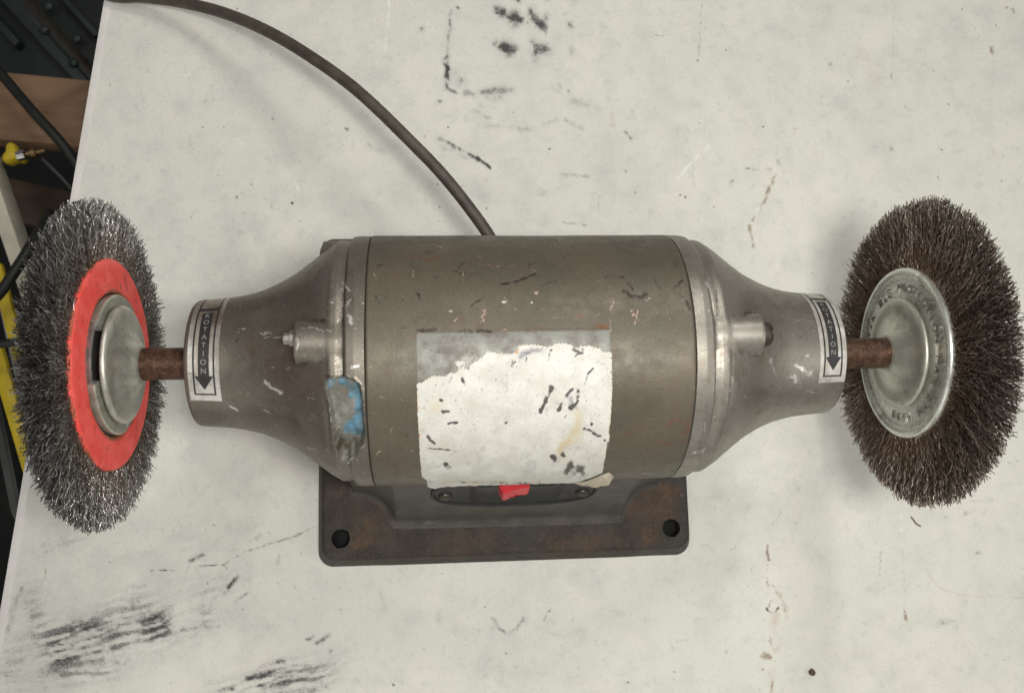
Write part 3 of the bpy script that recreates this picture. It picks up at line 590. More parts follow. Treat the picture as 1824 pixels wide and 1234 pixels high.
# switch panel in the sloping front: black oval plate, raised housing, rocker, two screws
def slope_pt(x, s, out):        # s along the slope from the foot, out = proud of it
    a, b = np.array(SLOPE0), np.array(SLOPE1); d = (b - a) / np.linalg.norm(b - a); n = np.array([-d[1], d[0]])
    p = a + d * s + n * out
    return (x, p[0], p[1])
def on_slope(P3): return np.array([slope_pt(*p) for p in P3])
def switch():
    cx, s0, hw, hh = 0.0, 52.0, 44.0, 22.0
    ring = []
    for t in np.linspace(0, 2 * np.pi, 72, endpoint=False):
        c, s = math.cos(t), math.sin(t)
        ring.append((cx + hw * np.sign(c) * abs(c) ** .75, s0 + hh * np.sign(s) * abs(s) ** .8))
    ring = np.array(ring); V = []
    for sc, o in ((1.0, -1), (1.0, .9), (.975, 1.5), (.93, 1.5), (.9, .5), (.6, .2), (.05, .2)):
        for x, s in ring: V.append((cx + (x - cx) * (1 - (1 - sc) * (.45 if sc > .85 else 1)), s0 + (s - s0) * sc, o))
    pl = obj('switch_plate', on_slope(V), grid_faces(7, 72, True), M['blackpl'], GR, sharp=40)
    # raised middle housing
    bx = [(-24, s0 - 14, .1), (25, s0 - 14, .1), (25, s0 + 18, .1), (-24, s0 + 18, .1), (-19, s0 - 11.5, 2.4), (20, s0 - 11.5, 2.4), (20, s0 + 16, 2.4), (-19, s0 + 16, 2.4)]
    bm = bmesh.new(); vs = [bm.verts.new(p) for p in on_slope(bx)]
    for f in ((4, 5, 6, 7), (0, 1, 5, 4), (1, 2, 6, 5), (2, 3, 7, 6), (3, 0, 4, 7)): bm.faces.new([vs[i] for i in f])
    bmesh.ops.bevel(bm, geom=bm.edges[:], offset=1.0, segments=2, affect='EDGES')
    bm_obj('switch_housing', bm, M['blackpl'], pl, smooth=True, sharp=40)
    # rocker: V-shaped across x, left half standing out
    prof = [(-8.0, 1.8), (-5.6, 6.6), (-4.4, 6.7), (.2, 4.4), (7.8, 3.7), (8.2, 1.8)]
    V = []
    for s in (s0 + 5.0, s0 + 17.0):
        for x, o in prof: V.append((-1.5 + x, s, o))
    n = len(prof); F = [tuple(range(n)), tuple(range(2 * n - 1, n - 1, -1))] + [(i, n + i, n + (i + 1) % n, (i + 1) % n) for i in range(n)]
    bm = bmesh.new(); vs = [bm.verts.new(p) for p in on_slope(V)]
    for f in F: bm.faces.new([vs[i] for i in f])
    bmesh.ops.bevel(bm, geom=bm.edges[:], offset=.5, segments=2, affect='EDGES')
    bm_obj('rocker', bm, M['redpl'], pl, smooth=True, sharp=30)
    for x in (-36.5, 36.5):
        V, F = lathe_x([(0, 3.9), (1.0, 3.8), (1.9, 3.0), (2.3, 1.6), (2.35, .01)], 18)
        V = np.array([slope_pt(x + p[1], s0 - 4 + p[2], .2 + p[0]) for p in V])
        sc = obj('screw', V, F, M['darkbolt'], pl)
switch()

# motor shell
def theta_axis(fine=640, coarse=60):
    a = np.linspace(-100, 100, fine, endpoint=False); b = np.linspace(100, 260, coarse, endpoint=False)
    return np.radians(np.concatenate([a, b]))               # 0 = up, positive towards the viewer (-y)
SHELL = crop(640, 400, 2.942, [
 ('red', .85, 4.5, 178, 252, 172, 205), ('red', .75, 3.5, 170, 205, 205, 185, 250, 176, 330, 178, 430, 174), ('red', .5, 3, 560, 195, 700, 215, 780, 245), ('pink', .4, 1.8, 610, 203, 740, 222),
 ('dark', 1, 2.6, 745, 312, 840, 292, 925, 255), ('dark', .75, 2, 950, 325, 1040, 290), ('dark', .9, 2.4, 580, 430, 650, 383), ('dark', .6, 2.4, 480, 475, 540, 460), ('dark', .65, 5, 500, 250, 570, 262), ('dark', .5, 3, 570, 262, 700, 245), ('dark', .85, 3.5, 295, 345, 320, 392), ('dark', .85, 2.6, 200, 415, 225, 400), ('dark', .85, 2.6, 80, 225, 112, 210), ('dark', .6, 2, 215, 547, 255, 538), ('dark', .7, 1.5, 885, 200, 900, 250), ('dark', .75, 3, 1280, 285, 1330, 265, 1380, 280, 1430, 340), ('dark', .8, 4.5, 1380, 350, 1420, 372, 1470, 380, 1500, 360), ('dark', .6, 2.2, 1450, 205, 1500, 215, 1525, 200), ('dark', .6, 2.6, 1540, 280, 1580, 350), ('dark', .85, 3.5, 1640, 345, 1690, 290), ('dark', .8, 4.5, 1650, 350, 1700, 380, 1740, 440), ('red', .6, 6, 1150, 482, 1170, 490), ('dark', .45, 4, 1290, 100, 1560, 80), ('dark', .6, 2, 390, 275, 420, 272), ('dark', .5, 3, 1120, 290),
 ('white', 1, 3.4, 475, 455), ('white', .9, 2.6, 757, 405), ('white', .8, 3, 905, 412), ('white', 1, 2, 1049, 83), ('pink', 1, 4, 930, 355), ('pink', .85, 4.5, 660, 455, 645, 500), ('pink', .6, 3, 820, 440), ('white', .8, 2.6, 1500, 405, 1525, 390), ('pink', .9, 3.4, 1425, 455, 1435, 470), ('pink', .7, 1.6, 1460, 450, 1440, 530), ('pink', .7, 1.5, 1335, 395, 1315, 450), ('white', .6, 2.6, 555, 390), ('white', .7, 1.6, 1003, 122), ('white', .7, 1.6, 1300, 168), ('pink', .5, 1.5, 1310, 480, 1320, 560), ('white', .5, 3, 1200, 335),
 ('dark', .9, 5, 305, 556, 395, 556), ('dark', .85, 4.4, 482, 558, 555, 558), ('dark', .85, 4.4, 580, 558, 690, 556), ('rust', .6, 3, 740, 550, 1000, 545), ('dark', .6, 2, 860, 550, 1310, 545), ('rust', .9, 6, 1245, 528, 1300, 540), ('rust', .5, 3, 900, 520, 1040, 520), ('dark', .5, 2, 1310, 560, 1322, 700)])
SHELL += [('red', .85, 3.5, 1188, 762, 1200, 748, 1225, 752, 1229, 768, 1208, 770), ('red', .6, 2.6, 1165, 786, 1195, 790, 1222, 786), ('red', .4, 10, 1110, 770, 1150, 760), ('red', .35, 14, 700, 650, 720, 740), ('rust', .35, 14, 690, 660), ('pink', .5, 1.2, 1142, 560, 1132, 580), ('dark', .6, 2, 1105, 755, 1112, 765), ('dark', .5, 20, 1195, 470)]
for _ in range(130):
    a_, l_ = rng.uniform(0, math.pi), rng.uniform(4, 22); x_, y_ = rng.uniform(665, 1230), rng.uniform(430, 850)
    SHELL.append((('dark', 'dark', 'dark', 'pink', 'red')[rng.integers(5)], rng.uniform(.4, .75), rng.uniform(1.1, 1.9), x_, y_, x_ + l_ * math.cos(a_), y_ + l_ * math.sin(a_)))
def shell():
    th = theta_axis(560, 50); xs = np.concatenate([[-68.25, -68.2, -67.9], np.linspace(-67.4, 67.4, 240), [67.9, 68.2, 68.25]])
    rr = np.full(len(xs), R); rr[[0, -1]] = 56.4; rr[[1, -2]] = 57.5; rr[[2, -3]] = 57.9
    X, T = np.meshgrid(xs, th, indexing='ij')
    r = rr[:, None] + .10 * np.sin(X * .05 + 2 * T) + .06 * np.sin(X * .13 - 3 * T)
    V = np.stack([X, -r * np.sin(T), r * np.cos(T)], -1).reshape(-1, 3)
    u, v = pix(V); vis = (np.cos(T.ravel() - math.radians(7.7)) > .08)
    A = {k: paint(u, v, SHELL, k, vis) for k in ('red', 'rust', 'dark', 'pink', 'white')}
    A['residue'] = np.where(vis, np.clip(poly_sd(u, v, [(741, 593), (1087, 587), (1089, 640), (1085, 800), (745, 800)]) / 2.0, 0, 1), 0)
    obj('motor_shell', V, grid_faces(len(xs), len(th), True)[:, ::-1], M['shell'], GR, attrs=A, sharp=50)
shell()

# end bells: one dense turned casting each, with the through-bolt boss raised out of it
CAPP = [(67.6, 54), (68.4, 57.2), (68.75, 57.85), (73, 57.95), (76.2, 57.6), (76.8, 57.0), (77.05, 55.6), (77.6, 55.0), (78.6, 55.1), (80.5, 55.6), (82.6, 55.6), (84.4, 55.0), (86, 53.9), (88, 52.4), (92.3, 49.2), (98.3, 44.6), (104, 40.6), (111.8, 36.3), (120, 32.9), (129, 30.7), (137, 29.7), (145, 29.15), (147.2, 28.95), (147.9, 28.5), (148.25, 27.6), (148.3, 26), (148.3, 14), (148.0, 13), (147, 8.2), (146, 8.0)]
CAPL = crop(320, 400, 2.57, [
 ('white', 1, 3.4, 760, 280, 790, 312), ('white', 1, 5.5, 775, 350, 765, 400, 790, 450), ('white', .8, 3, 755, 430), ('white', 1, 5, 697, 350), ('white', .8, 2, 675, 380), ('white', .85, 3.6, 360, 495, 410, 500, 462, 515), ('white', .75, 4, 395, 520, 450, 515), ('white', 1, 3.6, 390, 715, 420, 745, 465, 768), ('white', .7, 4, 430, 655), ('white', .9, 2.2, 270, 490, 298, 475), ('white', .6, 2, 375, 530, 390, 570), ('white', .75, 3.6, 560, 470, 690, 485), ('white', .7, 5, 780, 660, 812, 650), ('white', .7, 2.2, 830, 330, 842, 360), ('white', .9, 2.4, 228, 830, 262, 850), ('white', .7, 3, 540, 510, 538, 600), ('white', .45, 2.6, 700, 170, 695, 290), ('white', .7, 3, 665, 640, 672, 760, 690, 850, 695, 900), ('white', .5, 3, 695, 900, 722, 1060), ('white', .36, 30, 440, 690), ('white', .4, 16, 560, 760), ('white', .55, 2.4, 745, 250, 745, 420), ('white', .8, 2.2, 770, 1090, 840, 1010), ('white', .5, 3, 735, 1075, 775, 1090), ('white', .5, 8, 610, 880), ('white', .5, 2, 790, 900, 795, 1060),
 ('brown', .6, 28, 560, 300), ('brown', .55, 30, 300, 500), ('brown', .5, 20, 690, 150), ('dark', .7, 6, 600, 445, 660, 440), ('dark', .55, 5, 560, 640, 650, 630), ('dark', .75, 2.6, 745, 300, 745, 470), ('dark', .5, 2.4, 745, 480, 745, 690), ('dark', .8, 2.4, 665, 690, 740, 695, 800, 710), ('dark', .8, 2, 527, 480, 527, 520),  # dark strokes line the boss sides, rim step and pocket top
 ('pocket', 1, 26, 720, 740, 760, 900), ('blue', .95, 8, 690, 715, 680, 740), ('blue', .95, 10, 760, 730, 780, 790), ('blue', 1.2, 11, 800, 740, 818, 800, 815, 860, 820, 980), ('blue', 1.2, 13, 780, 950, 815, 985), ('blue', .8, 8, 745, 720, 790, 760), ('blue', .5, 6, 690, 760), ('oil', 1.1, 10, 735, 1030, 790, 1035), ('oil', .5, 8, 700, 850, 740, 900), ('oil', .4, 6, 770, 760, 760, 860)])
CAPR = crop(1180, 400, 2.57, [
 ('white', 1, 3, 195, 250, 210, 290, 226, 332), ('white', 1, 2.6, 210, 398), ('white', .7, 2, 185, 310, 180, 330), ('white', .75, 2.8, 598, 430, 640, 440, 690, 440), ('white', .5, 3, 560, 340, 590, 365, 645, 352), ('white', .55, 1.8, 606, 460, 600, 512), ('white', 1, 6, 590, 690, 610, 720), ('white', .75, 6, 660, 600), ('white', .8, 7, 620, 650, 682, 692), ('white', .6, 5, 500, 620, 540, 750), ('white', .8, 4, 650, 750, 690, 770), ('white', 1, 4.5, 150, 1040, 190, 1030), ('white', .6, 2.6, 200, 990, 190, 860), ('white', .9, 2.6, 320, 690, 310, 760), ('white', .8, 2, 500, 830), ('white', .8, 2, 470, 862), ('white', 1, 2, 690, 490), ('white', .7, 3, 232, 480), ('white', .46, 26, 600, 680), ('white', .5, 3, 245, 600, 235, 900), ('white', .5, 4, 300, 590, 310, 700), ('white', .45, 8, 720, 790), ('white', .5, 3, 160, 950, 235, 920), ('white', .36, 14, 380, 600), ('white', .45, 2.2, 150, 330, 158, 560),
 ('brown', .75, 32, 430, 340), ('brown', .6, 26, 330, 260), ('brown', .5, 24, 560, 540), ('dark', .7, 5, 330, 410, 420, 410), ('dark', .5, 4, 340, 590, 420, 585), ('dark', .6, 2.4, 247, 300, 250, 600), ('dark', .45, 2.4, 250, 650, 240, 900)])  # dark strokes again along the boss sides and rim groove
for _ in range(34):
    a_, l_ = rng.uniform(0, math.pi), rng.uniform(3, 16); x_, y_ = rng.uniform(340, 640), rng.uniform(480, 830)
    CAPL.append((('white', 'white', 'dark')[rng.integers(3)], rng.uniform(.4, .8), rng.uniform(1.1, 2.0), x_, y_, x_ + l_ * math.cos(a_), y_ + l_ * math.sin(a_)))
for _ in range(34):
    a_, l_ = rng.uniform(0, math.pi), rng.uniform(3, 16); x_, y_ = rng.uniform(1245, 1500), rng.uniform(480, 830)
    CAPR.append((('white', 'white', 'dark')[rng.integers(3)], rng.uniform(.4, .8), rng.uniform(1.1, 2.0), x_, y_, x_ + l_ * math.cos(a_), y_ + l_ * math.sin(a_)))
POCKET = [(320 + x / 2.57, 400 + y / 2.57) for x, y in [(668, 712), (690, 700), (745, 692), (800, 705), (828, 735), (838, 780), (842, 860), (850, 965), (838, 1010), (800, 1060), (765, 1085), (735, 1075), (722, 1030), (705, 930), (690, 860), (672, 780)]]
def boss_r(x, T, th0, xend, c=45.0, rho=9.3, y_half=None):
    ph = T - th0; ph = (ph + np.pi) % (2 * np.pi) - np.pi
    q = rho ** 2 - (c * np.sin(ph)) ** 2
    rb = np.where((q > 0) & (np.abs(ph) < .5), c * np.cos(ph) + np.sqrt(np.maximum(q, 0)), 0)
    edge = np.clip((xend - x) / 1.0, 0, 1)                  # rounded end face
    return np.where(rb > 0, rb - 1.4 * (1 - np.sqrt(np.maximum(0, 1 - (1 - edge) ** 2))) - np.where(x > xend, 30, 0), 0)
def smax(a, b, k):
    h = np.clip(.5 + .5 * (a - b) / k, 0, 1); return b + (a - b) * h + k * h * (1 - h)
def end_bell(s, mat, strokes, bosses, pocket, label):
    P = np.array(CAPP); seg = np.hypot(*np.diff(P, axis=0).T); L = np.concatenate([[0], np.cumsum(seg)])
    # smooth the profile through the cone, keep the steps crisp
    dens = []
    for i in range(len(P) - 1):
        m = max(1, int(round(seg[i] / (.5 if P[i, 0] < 84 else .8))))
        if P[i, 1] < 27: m = 1
        dens += list(L[i] + np.linspace(0, seg[i], m, endpoint=False))
    dens = np.array(dens + [L[-1]])
    # Catmull-Rom through the cone for a fair curve
    px = np.interp(dens, L, P[:, 0]); pr = np.interp(dens, L, P[:, 1])
    cone = (px > 83.5) & (px < 146)
    k = np.array([.25, .5, .25])
    for _ in range(26):
        q = np.convolve(pr, k, 'same'); pr = np.where(cone, q, pr)
    th = theta_axis(620, 50)
    X, T = np.meshgrid(px, th, indexing='ij'); r = np.repeat(pr[:, None], len(th), 1)
    for th0, xend, c in bosses:
        rb = boss_r(X, T, th0, xend, c); on = (rb > 0) & (X > 76.9)
        r = np.where(on & (rb > r - 3), smax(rb, r, 2.4), r)
    V = np.stack([s * X, -r * np.sin(T), r * np.cos(T)], -1).reshape(-1, 3)
    u, v = pix(V); vis = (np.cos(T.ravel() - math.radians(7.7)) > .05)
    keys = ('white', 'brown', 'dark', 'pocket', 'blue', 'oil')
    A = {k_: paint(u, v, strokes, k_, vis) for k_ in keys}
    if pocket:
        wob = 1.5 * vnoise(u, v, 9, 3) + 1.0 * vnoise(u, v, 4, 5)
        sd = poly_sd(u, v, POCKET) + wob; sd = np.where(vis, sd, -99)
        f = np.clip(sd / 4.5, 0, 1); f = f * f * (3 - 2 * f)
        Tr, Xr = T.ravel(), X.ravel()
        low = np.exp(-((v - 805) / 17) ** 2)
        floor_r = 53.0 - 1.0 * np.clip((Xr - 72) / 8, -1, 1.2) - 1.6 * low + .35 * vnoise(u, v, 16, 21) + .15 * vnoise(u, v, 6, 22)
        r0 = r.ravel(); r1 = np.where(f > 0, r0 + (np.minimum(r0 - 1.2, floor_r) - r0) * f, r0)
        lip = np.exp(-(sd / 2.2) ** 2) * (sd > -90) * .35; r1 = r1 + lip
        V = np.stack([s * Xr, -r1 * np.sin(Tr), r1 * np.cos(Tr)], -1)
        inside = np.clip((sd + .5) / 2.5, 0, 1)
        A['pocket'] = inside
        A['blue'] = A['blue'] * inside; A['oil'] = A['oil'] * inside
        A['white'] = np.maximum(A['white'] * (1 - inside), .75 * np.clip(.5 + vnoise(u, v, 7, 8), 0, 1) * np.exp(-((sd + .3) / 1.8) ** 2) * (sd > -90) * (((u < 603) & (v > 735)) | ((v > 785) & (u > 620))))
    F = grid_faces(len(px), len(th), True)
    if s > 0: F = F[:, ::-1]
    o = obj('end_bell', V, F, mat, GR, attrs=A, sharp=48)
    o['label'] = label
    return o
bellL = end_bell(-1, M['capL'], CAPL, [(math.radians(-1.6), 97.4, 47.2), (math.radians(-80), 91.5, 46.6)], True, 'end casting with a broken pocket showing old blue paint')
bellR = end_bell(1, M['capR'], CAPR, [(math.radians(-2.9), 99.4, 47.2)], False, 'end casting without blue paint, lightened in colour for its highlights')
def bolts():
    bm = bmesh.new(); n = 8; vs = []
    for x, r in ((-96.5, 3.4), (-99.2, 3.4), (-99.3, 2.6), (-101.6, 2.6), (-102.1, 2.1)):
        vs.append([bm.verts.new((x, 2.7 + r * math.cos(2 * math.pi * (i + .5) / n), 50.5 + r * math.sin(2 * math.pi * (i + .5) / n))) for i in range(n)])
    for a, b in zip(vs, vs[1:]):
        for i in range(n): bm.faces.new((a[i], a[(i + 1) % n], b[(i + 1) % n], b[i]))
    bm.faces.new(vs[-1])
    bm_obj('bolt_end', bm, M['bolt'], bellL)
    V, F = lathe_x([(97.6, 5.4), (101.2, 5.7), (102.6, 5.4), (103.8, 4.3), (104.4, 2.4), (104.5, .01)], 24, y0=2.4, z0=48.9)
    V[:, 0] -= np.where((np.abs(V[:, 1] - 2.4) < .9) & (V[:, 0] > 102.7), 1.0, 0)
    obj('screw_head', V, F, M['darkbolt'], bellR)
bolts()

# ROTATION labels: foil wrapped round the neck, with border, arrow and lettering as thin print
def glyph_mesh(ch, size):
    c = bpy.data.curves.new('glyph', 'FONT'); c.body = ch; c.size = size; c.align_x = 'CENTER'; c.align_y = 'CENTER'; c.resolution_u = 3
    o = bpy.data.objects.new('glyph', c); COL.objects.link(o)
    dg = bpy.context.evaluated_depsgraph_get(); me = bpy.data.meshes.new_from_object(o.evaluated_get(dg))
    V = np.array([v.co[:] for v in me.vertices]); F = [tuple(p.vertices) for p in me.polygons]
    COL.objects.unlink(o); bpy.data.objects.remove(o); bpy.data.curves.remove(c); bpy.data.meshes.remove(me)
    if len(V): V[:, :2] -= (V[:, :2].max(0) + V[:, :2].min(0)) / 2
    return V, F
def neck_r(x): return np.interp(np.abs(x), [a for a, b in CAPP[:22]], [b for a, b in CAPP[:22]])
def wrap(x, deg, lift):         # point on the neck: axial x, degrees from the top towards the viewer
    r = neck_r(x) + lift; t = np.radians(deg)
    return np.stack([x, -r * np.sin(t), r * np.cos(t)], -1)
def quad_patch(xa, xb, da, db, lift, nx=4, nd=None, th=None):
    nd = nd or max(2, int(abs(db - da) / 2)); xs = np.linspace(xa, xb, nx + 1); ds = np.linspace(da, db, nd + 1)
    Xg, Dg = np.meshgrid(xs, ds, indexing='ij')
    return wrap(Xg, Dg, lift).reshape(-1, 3), [tuple(f) for f in grid_faces(nx + 1, nd + 1)]
def join(parts):
    V, F, n = [], [], 0
    for v, f in parts: V.append(np.asarray(v)); F += [tuple(i + n for i in q) for q in f]; n += len(v)
    return np.vstack(V), F
def rotation_label(s, x_in, x_out, d_bot, d_tip, d_head, d_n, d_r, d_top, mat_attr):
    """x_in nearer the motor, x_out nearer the wheel"""
    d_back = -78.0
    V, F = quad_patch(x_in, x_out, d_back, d_bot, .16, 14, 80)
    u, v = pix(V)
    A = {'brown': paint(u, v, mat_attr, 'brown')}
    foil = obj('rotation_label', V, np.array(F), M['foil'], GR, attrs=A)
    xl, xr = min(x_in, x_out), max(x_in, x_out); w = xr - xl; m = w * .15; t = .75
    B = [quad_patch(xl + m, xl + m + t, d_back + 4, d_bot - 7, .24, 1), quad_patch(xr - m - t, xr - m, d_back + 4, d_bot - 7, .24, 1),
         quad_patch(xl + m, xr - m, d_bot - 7, d_bot - 5.6, .245, 6, 1)]
    Vb, Fb = join(B); obj('border_line', Vb, Fb, M['ink'], foil)
    cx = (xl + xr) / 2; hw = w * .175
    Va, Fa = quad_patch(cx - hw, cx + hw, d_top, d_head, .25, 6)
    n = 8; tri = []; hx = w * .30
    for i in range(n + 1):
        f = i / n; tri.append((cx - hx * (1 - f), d_head + (d_tip - d_head) * f)); tri.append((cx + hx * (1 - f) + 1e-4, d_head + (d_tip - d_head) * f))
    tri = np.array(tri); Vt = wrap(tri[:, 0], tri[:, 1], .25); Ft = [(2 * i, 2 * i + 1, 2 * i + 3, 2 * i + 2) for i in range(n)]
    # a second, half hidden arrow head end further back over the neck
    Vh, Fh = quad_patch(cx - hx, cx + hx, d_top - 7, d_top - 3, .25, 6)
    Vv, Ff = join([(Va, Fa), (Vt, Ft), (Vh, Fh)]); obj('arrow', Vv, Ff, M['ink'], foil)
    parts = []
    for ch, d in zip("ROTATION", np.linspace(d_r, d_n, 8)):
        V2, F2 = glyph_mesh(ch, 3.3)
        parts.append((wrap(cx + V2[:, 0], d - np.degrees(V2[:, 1] / 29.4), .33), F2))
    Vv, Ff = join(parts); obj('lettering', Vv, Ff, M['print'], foil, smooth=False)
# angles read off the photograph on the neck surface
def neck_angle(u, v, r=29.6):
    d = CM @ np.array([(u - 912) / FPX, -(v - 617 - PY) / FPX, -1.0])
    a = d[1] ** 2 + d[2] ** 2; b = 2 * (CAM[1] * d[1] + CAM[2] * d[2]); c = CAM[1] ** 2 + CAM[2] ** 2 - r * r
    q = b * b - 4 * a * c
    t = (-b - math.sqrt(max(q, 0))) / (2 * a); p = CAM + d * t
    return p[0], math.degrees(math.atan2(-p[1], p[2]))
def L(u, v): return 320 + u / 5.875, 520 + v / 5.875
def Rr(u, v): return 1420 + u / 6.49, 510 + v / 6.49
xo, _ = neck_angle(*L(78, 700)); xi, _ = neck_angle(*L(415, 700))
rotation_label(-1, xi, max(xo, -147.1), neck_angle(*L(300, 1135))[1], neck_angle(*L(280, 1022))[1], neck_angle(*L(260, 880))[1], neck_angle(*L(255, 825))[1], neck_angle(*L(300, 255))[1], neck_angle(*L(300, 225))[1],
    [('brown', .9, 30, 355, 545, 400, 555), ('brown', .5, 24, 345, 600, 395, 620), ('brown', .35, 20, 350, 660)])
xi, _ = neck_angle(*Rr(262, 750)); xo, _ = neck_angle(*Rr(590, 750))
rotation_label(1, xi, min(xo, 147.1), neck_angle(*Rr(420, 1108))[1], neck_angle(*Rr(433, 970))[1], neck_angle(*Rr(440, 815))[1], neck_angle(*Rr(440, 760))[1], neck_angle(*Rr(298, 213))[1], neck_angle(*Rr(290, 180))[1],
    [('brown', .3, 14, 1470, 530)])

# torn paper sticker
def sticker():
    K = 3.427
    top = [(145, 420), (182, 412), (240, 370), (300, 376), (335, 368), (350, 352), (392, 358), (396, 330), (380, 288), (410, 282), (442, 286), (438, 330), (470, 336), (462, 312), (530, 270), (552, 250), (572, 224), (620, 232), (680, 238), (742, 236), (772, 188), (850, 182), (905, 190), (940, 198), (990, 178), (1040, 174), (1085, 182), (1110, 204), (1150, 192), (1200, 190), (1262, 205), (1275, 226), (1335, 230)]
    poly = top + [(1338, 460), (1328, 660), (1318, 700), (1322, 770), (1308, 780), (1300, 850), (1285, 920), (1262, 1200), (235, 1200), (205, 1010), (176, 990), (163, 850), (150, 600)]
    poly = [(700 + x / K, 560 + y / K) for x, y in poly]
    xs = np.arange(-49, 40, .42); ds = np.concatenate([np.linspace(-14, 78, 226), np.linspace(78.4, 93, 36)])
    Xg, Dg = np.meshgrid(xs, ds, indexing='ij')
    # bottom edge hangs off the curve of the shell
    bot = np.interp(Xg, [-46, -44, -41, -38, -30, 0, 16, 22, 23.5, 33.6, 37.5, 40], [86, 89, 92.2, 89, 88.3, 88.2, 88.6, 88.4, 88, 71, 69, 68])
    lift = .30 + .10 * np.sin(Xg * .05 + 2 * np.radians(Dg)) + .06 * np.sin(Xg * .13 - 3 * np.radians(Dg)) + 1.3 * np.clip((Dg - 79) / 11, 0, 2) ** 2 + .05 * np.sin(Xg * .7 + Dg * .2)
    fold = np.exp(-(((Xg - 26) / 10) ** 2 + ((Dg - 83) / 6) ** 2)); lift += .5 * fold
    r = R + lift; t = np.radians(Dg)
    V = np.stack([Xg, -r * np.sin(t), r * np.cos(t)], -1).reshape(-1, 3)
    rp = R + .22; Vp = np.stack([Xg, -rp * np.sin(np.minimum(t, 1.52)), rp * np.cos(np.minimum(t, 1.52))], -1).reshape(-1, 3)
    u, v = pix(Vp)
    wob = 1.3 * np.sin(u * .9 + 2 * np.sin(v * .5)) + 1.0 * np.sin(u * 2.1 + v * 1.7)
    sd = poly_sd(u, v, poly) + np.where(v < 700, wob, .3 * wob)
    sd = np.minimum(sd, (bot.ravel() + .4 * np.sin(Xg.ravel() * 1.3) - Dg.ravel()) * 3.0)
    sdg = sd.reshape(Xg.shape); gx, gd = np.gradient(sdg); g2 = gx ** 2 + gd ** 2 + 1e-6
    mi = np.clip(-sdg * gx / g2, -1.5, 1.5) * (sdg <= 0); md = np.clip(-sdg * gd / g2, -1.5, 1.5) * (sdg <= 0)
    I, J = np.meshgrid(np.arange(len(xs)), np.arange(len(ds)), indexing='ij')
    Xg = np.interp(I + mi, np.arange(len(xs)), xs); Dm = np.interp(J + md, np.arange(len(ds)), ds)
    t = np.radians(Dm); V = np.stack([Xg, -r * np.sin(t), r * np.cos(t)], -1).reshape(-1, 3)
    edge_u, edge_v, edge_sd = u, v, sd
    S = crop(700, 560, K, [
     ('dark', 1, 3.4, 282, 526, 308, 532), ('dark', 1, 3.2, 303, 594, 340, 594), ('dark', 1, 3.4, 340, 662, 388, 656), ('dark', 1, 3.2, 212, 748, 235, 768, 260, 788), ('dark', .9, 1.3, 215, 815, 300, 820, 350, 826), ('dark', .5, 1.0, 350, 826, 420, 830), ('dark', 1, 4.2, 330, 922, 368, 945), ('grey', .6, 2, 265, 930, 310, 915), ('dark', 1, 3.2, 686, 658), ('dark', 1, 2.6, 1010, 282), ('dark', .9, 1.4, 630, 398), ('dark', .9, 1.4, 262, 428), ('dark', .8, 1.6, 712, 810),
     ('dark', 1, 3.8, 900, 595, 925, 550, 935, 510, 970, 440), ('dark', 1, 3.8, 1015, 580, 1030, 540), ('dark', 1, 4.4, 1085, 570, 1125, 530), ('dark', .9, 4, 1120, 500, 1125, 465), ('dark', .85, 3, 1060, 500, 1100, 450), ('dark', .7, 2, 1040, 635, 1060, 618), ('grey', .7, 8, 1060, 490, 1110, 560), ('grey', .5, 5, 1040, 560), ('dark', .9, 2.6, 1190, 360, 1215, 330), ('dark', .6, 1.6, 1165, 425, 1190, 370), ('dark', .6, 2, 1245, 295), ('dark', .9, 2.2, 945, 285, 965, 215), ('grey', .9, 4.5, 955, 250), ('grey', .8, 8, 790, 250, 850, 215, 910, 225), ('dark', .8, 1.8, 735, 320, 745, 285), ('dark', .7, 1.5, 720, 315, 730, 275), ('dark', .7, 1.5, 810, 290, 815, 265), ('dark', .9, 3, 1100, 210, 1150, 240), ('dark', .9, 3, 1115, 250, 1165, 215), ('grey', .8, 6, 1130, 230), ('dark', .9, 2, 1185, 210),
     ('dark', 1, 2.6, 1163, 692), ('dark', 1, 2.8, 1213, 665), ('dark', .9, 3, 1190, 700, 1250, 740), ('dark', .9, 2.6, 1240, 738, 1265, 735), ('dark', .9, 2, 1210, 762), ('dark', .9, 2.2, 1295, 765), ('dark', .7, 2, 1310, 665), ('grey', .6, 7, 1220, 710), ('stain_shade', .9, 9, 1140, 590, 1125, 700, 1060, 780, 1020, 850), ('stain_shade', .5, 7, 1060, 790, 1130, 760), ('orange', .5, 3, 1075, 775, 1110, 765), ('dark', 1, 6, 985, 870, 990, 895), ('dark', .8, 5, 1040, 860), ('dark', .7, 8, 1080, 900, 1060, 960), ('dark', .9, 4, 1050, 965, 1100, 930), ('grey', .6, 9, 1010, 890), ('stain_shade', .5, 14, 1050, 900), ('orange', 1, 4, 150, 570), ('orange', .8, 2.4, 152, 640), ('orange', 1, 4, 163, 738), ('orange', .9, 5, 765, 205, 745, 225), ('grey', .8, 5, 400, 340, 440, 300), ('dark', .8, 3, 425, 385, 430, 420), ('grey', .6, 4, 345, 410, 370, 360), ('dark', .6, 2, 170, 412, 190, 408), ('dark', .5, 1.2, 170, 880, 200, 878), ('stain_shade', .5, 16, 240, 560), ('stain_shade', .35, 20, 330, 800), ('dark', .6, 2, 400, 1022, 900, 1020), ('stain_shade', .5, 4, 300, 1018, 900, 1018), ('grey', .4, 3, 1220, 860), ('dark', .5, 1.2, 1190, 880, 1250, 840), ('grey', .35, 2, 1270, 390, 1330, 350)])
    S = [(t[0], min(1.2, t[1] * 1.15), t[2] * 1.12, *t[3:]) if t[0] == 'dark' else t for t in S]
    keys = ('stain_shade', 'orange', 'grey', 'dark')
    A = {k: paint(u, v, S, k) for k in keys}
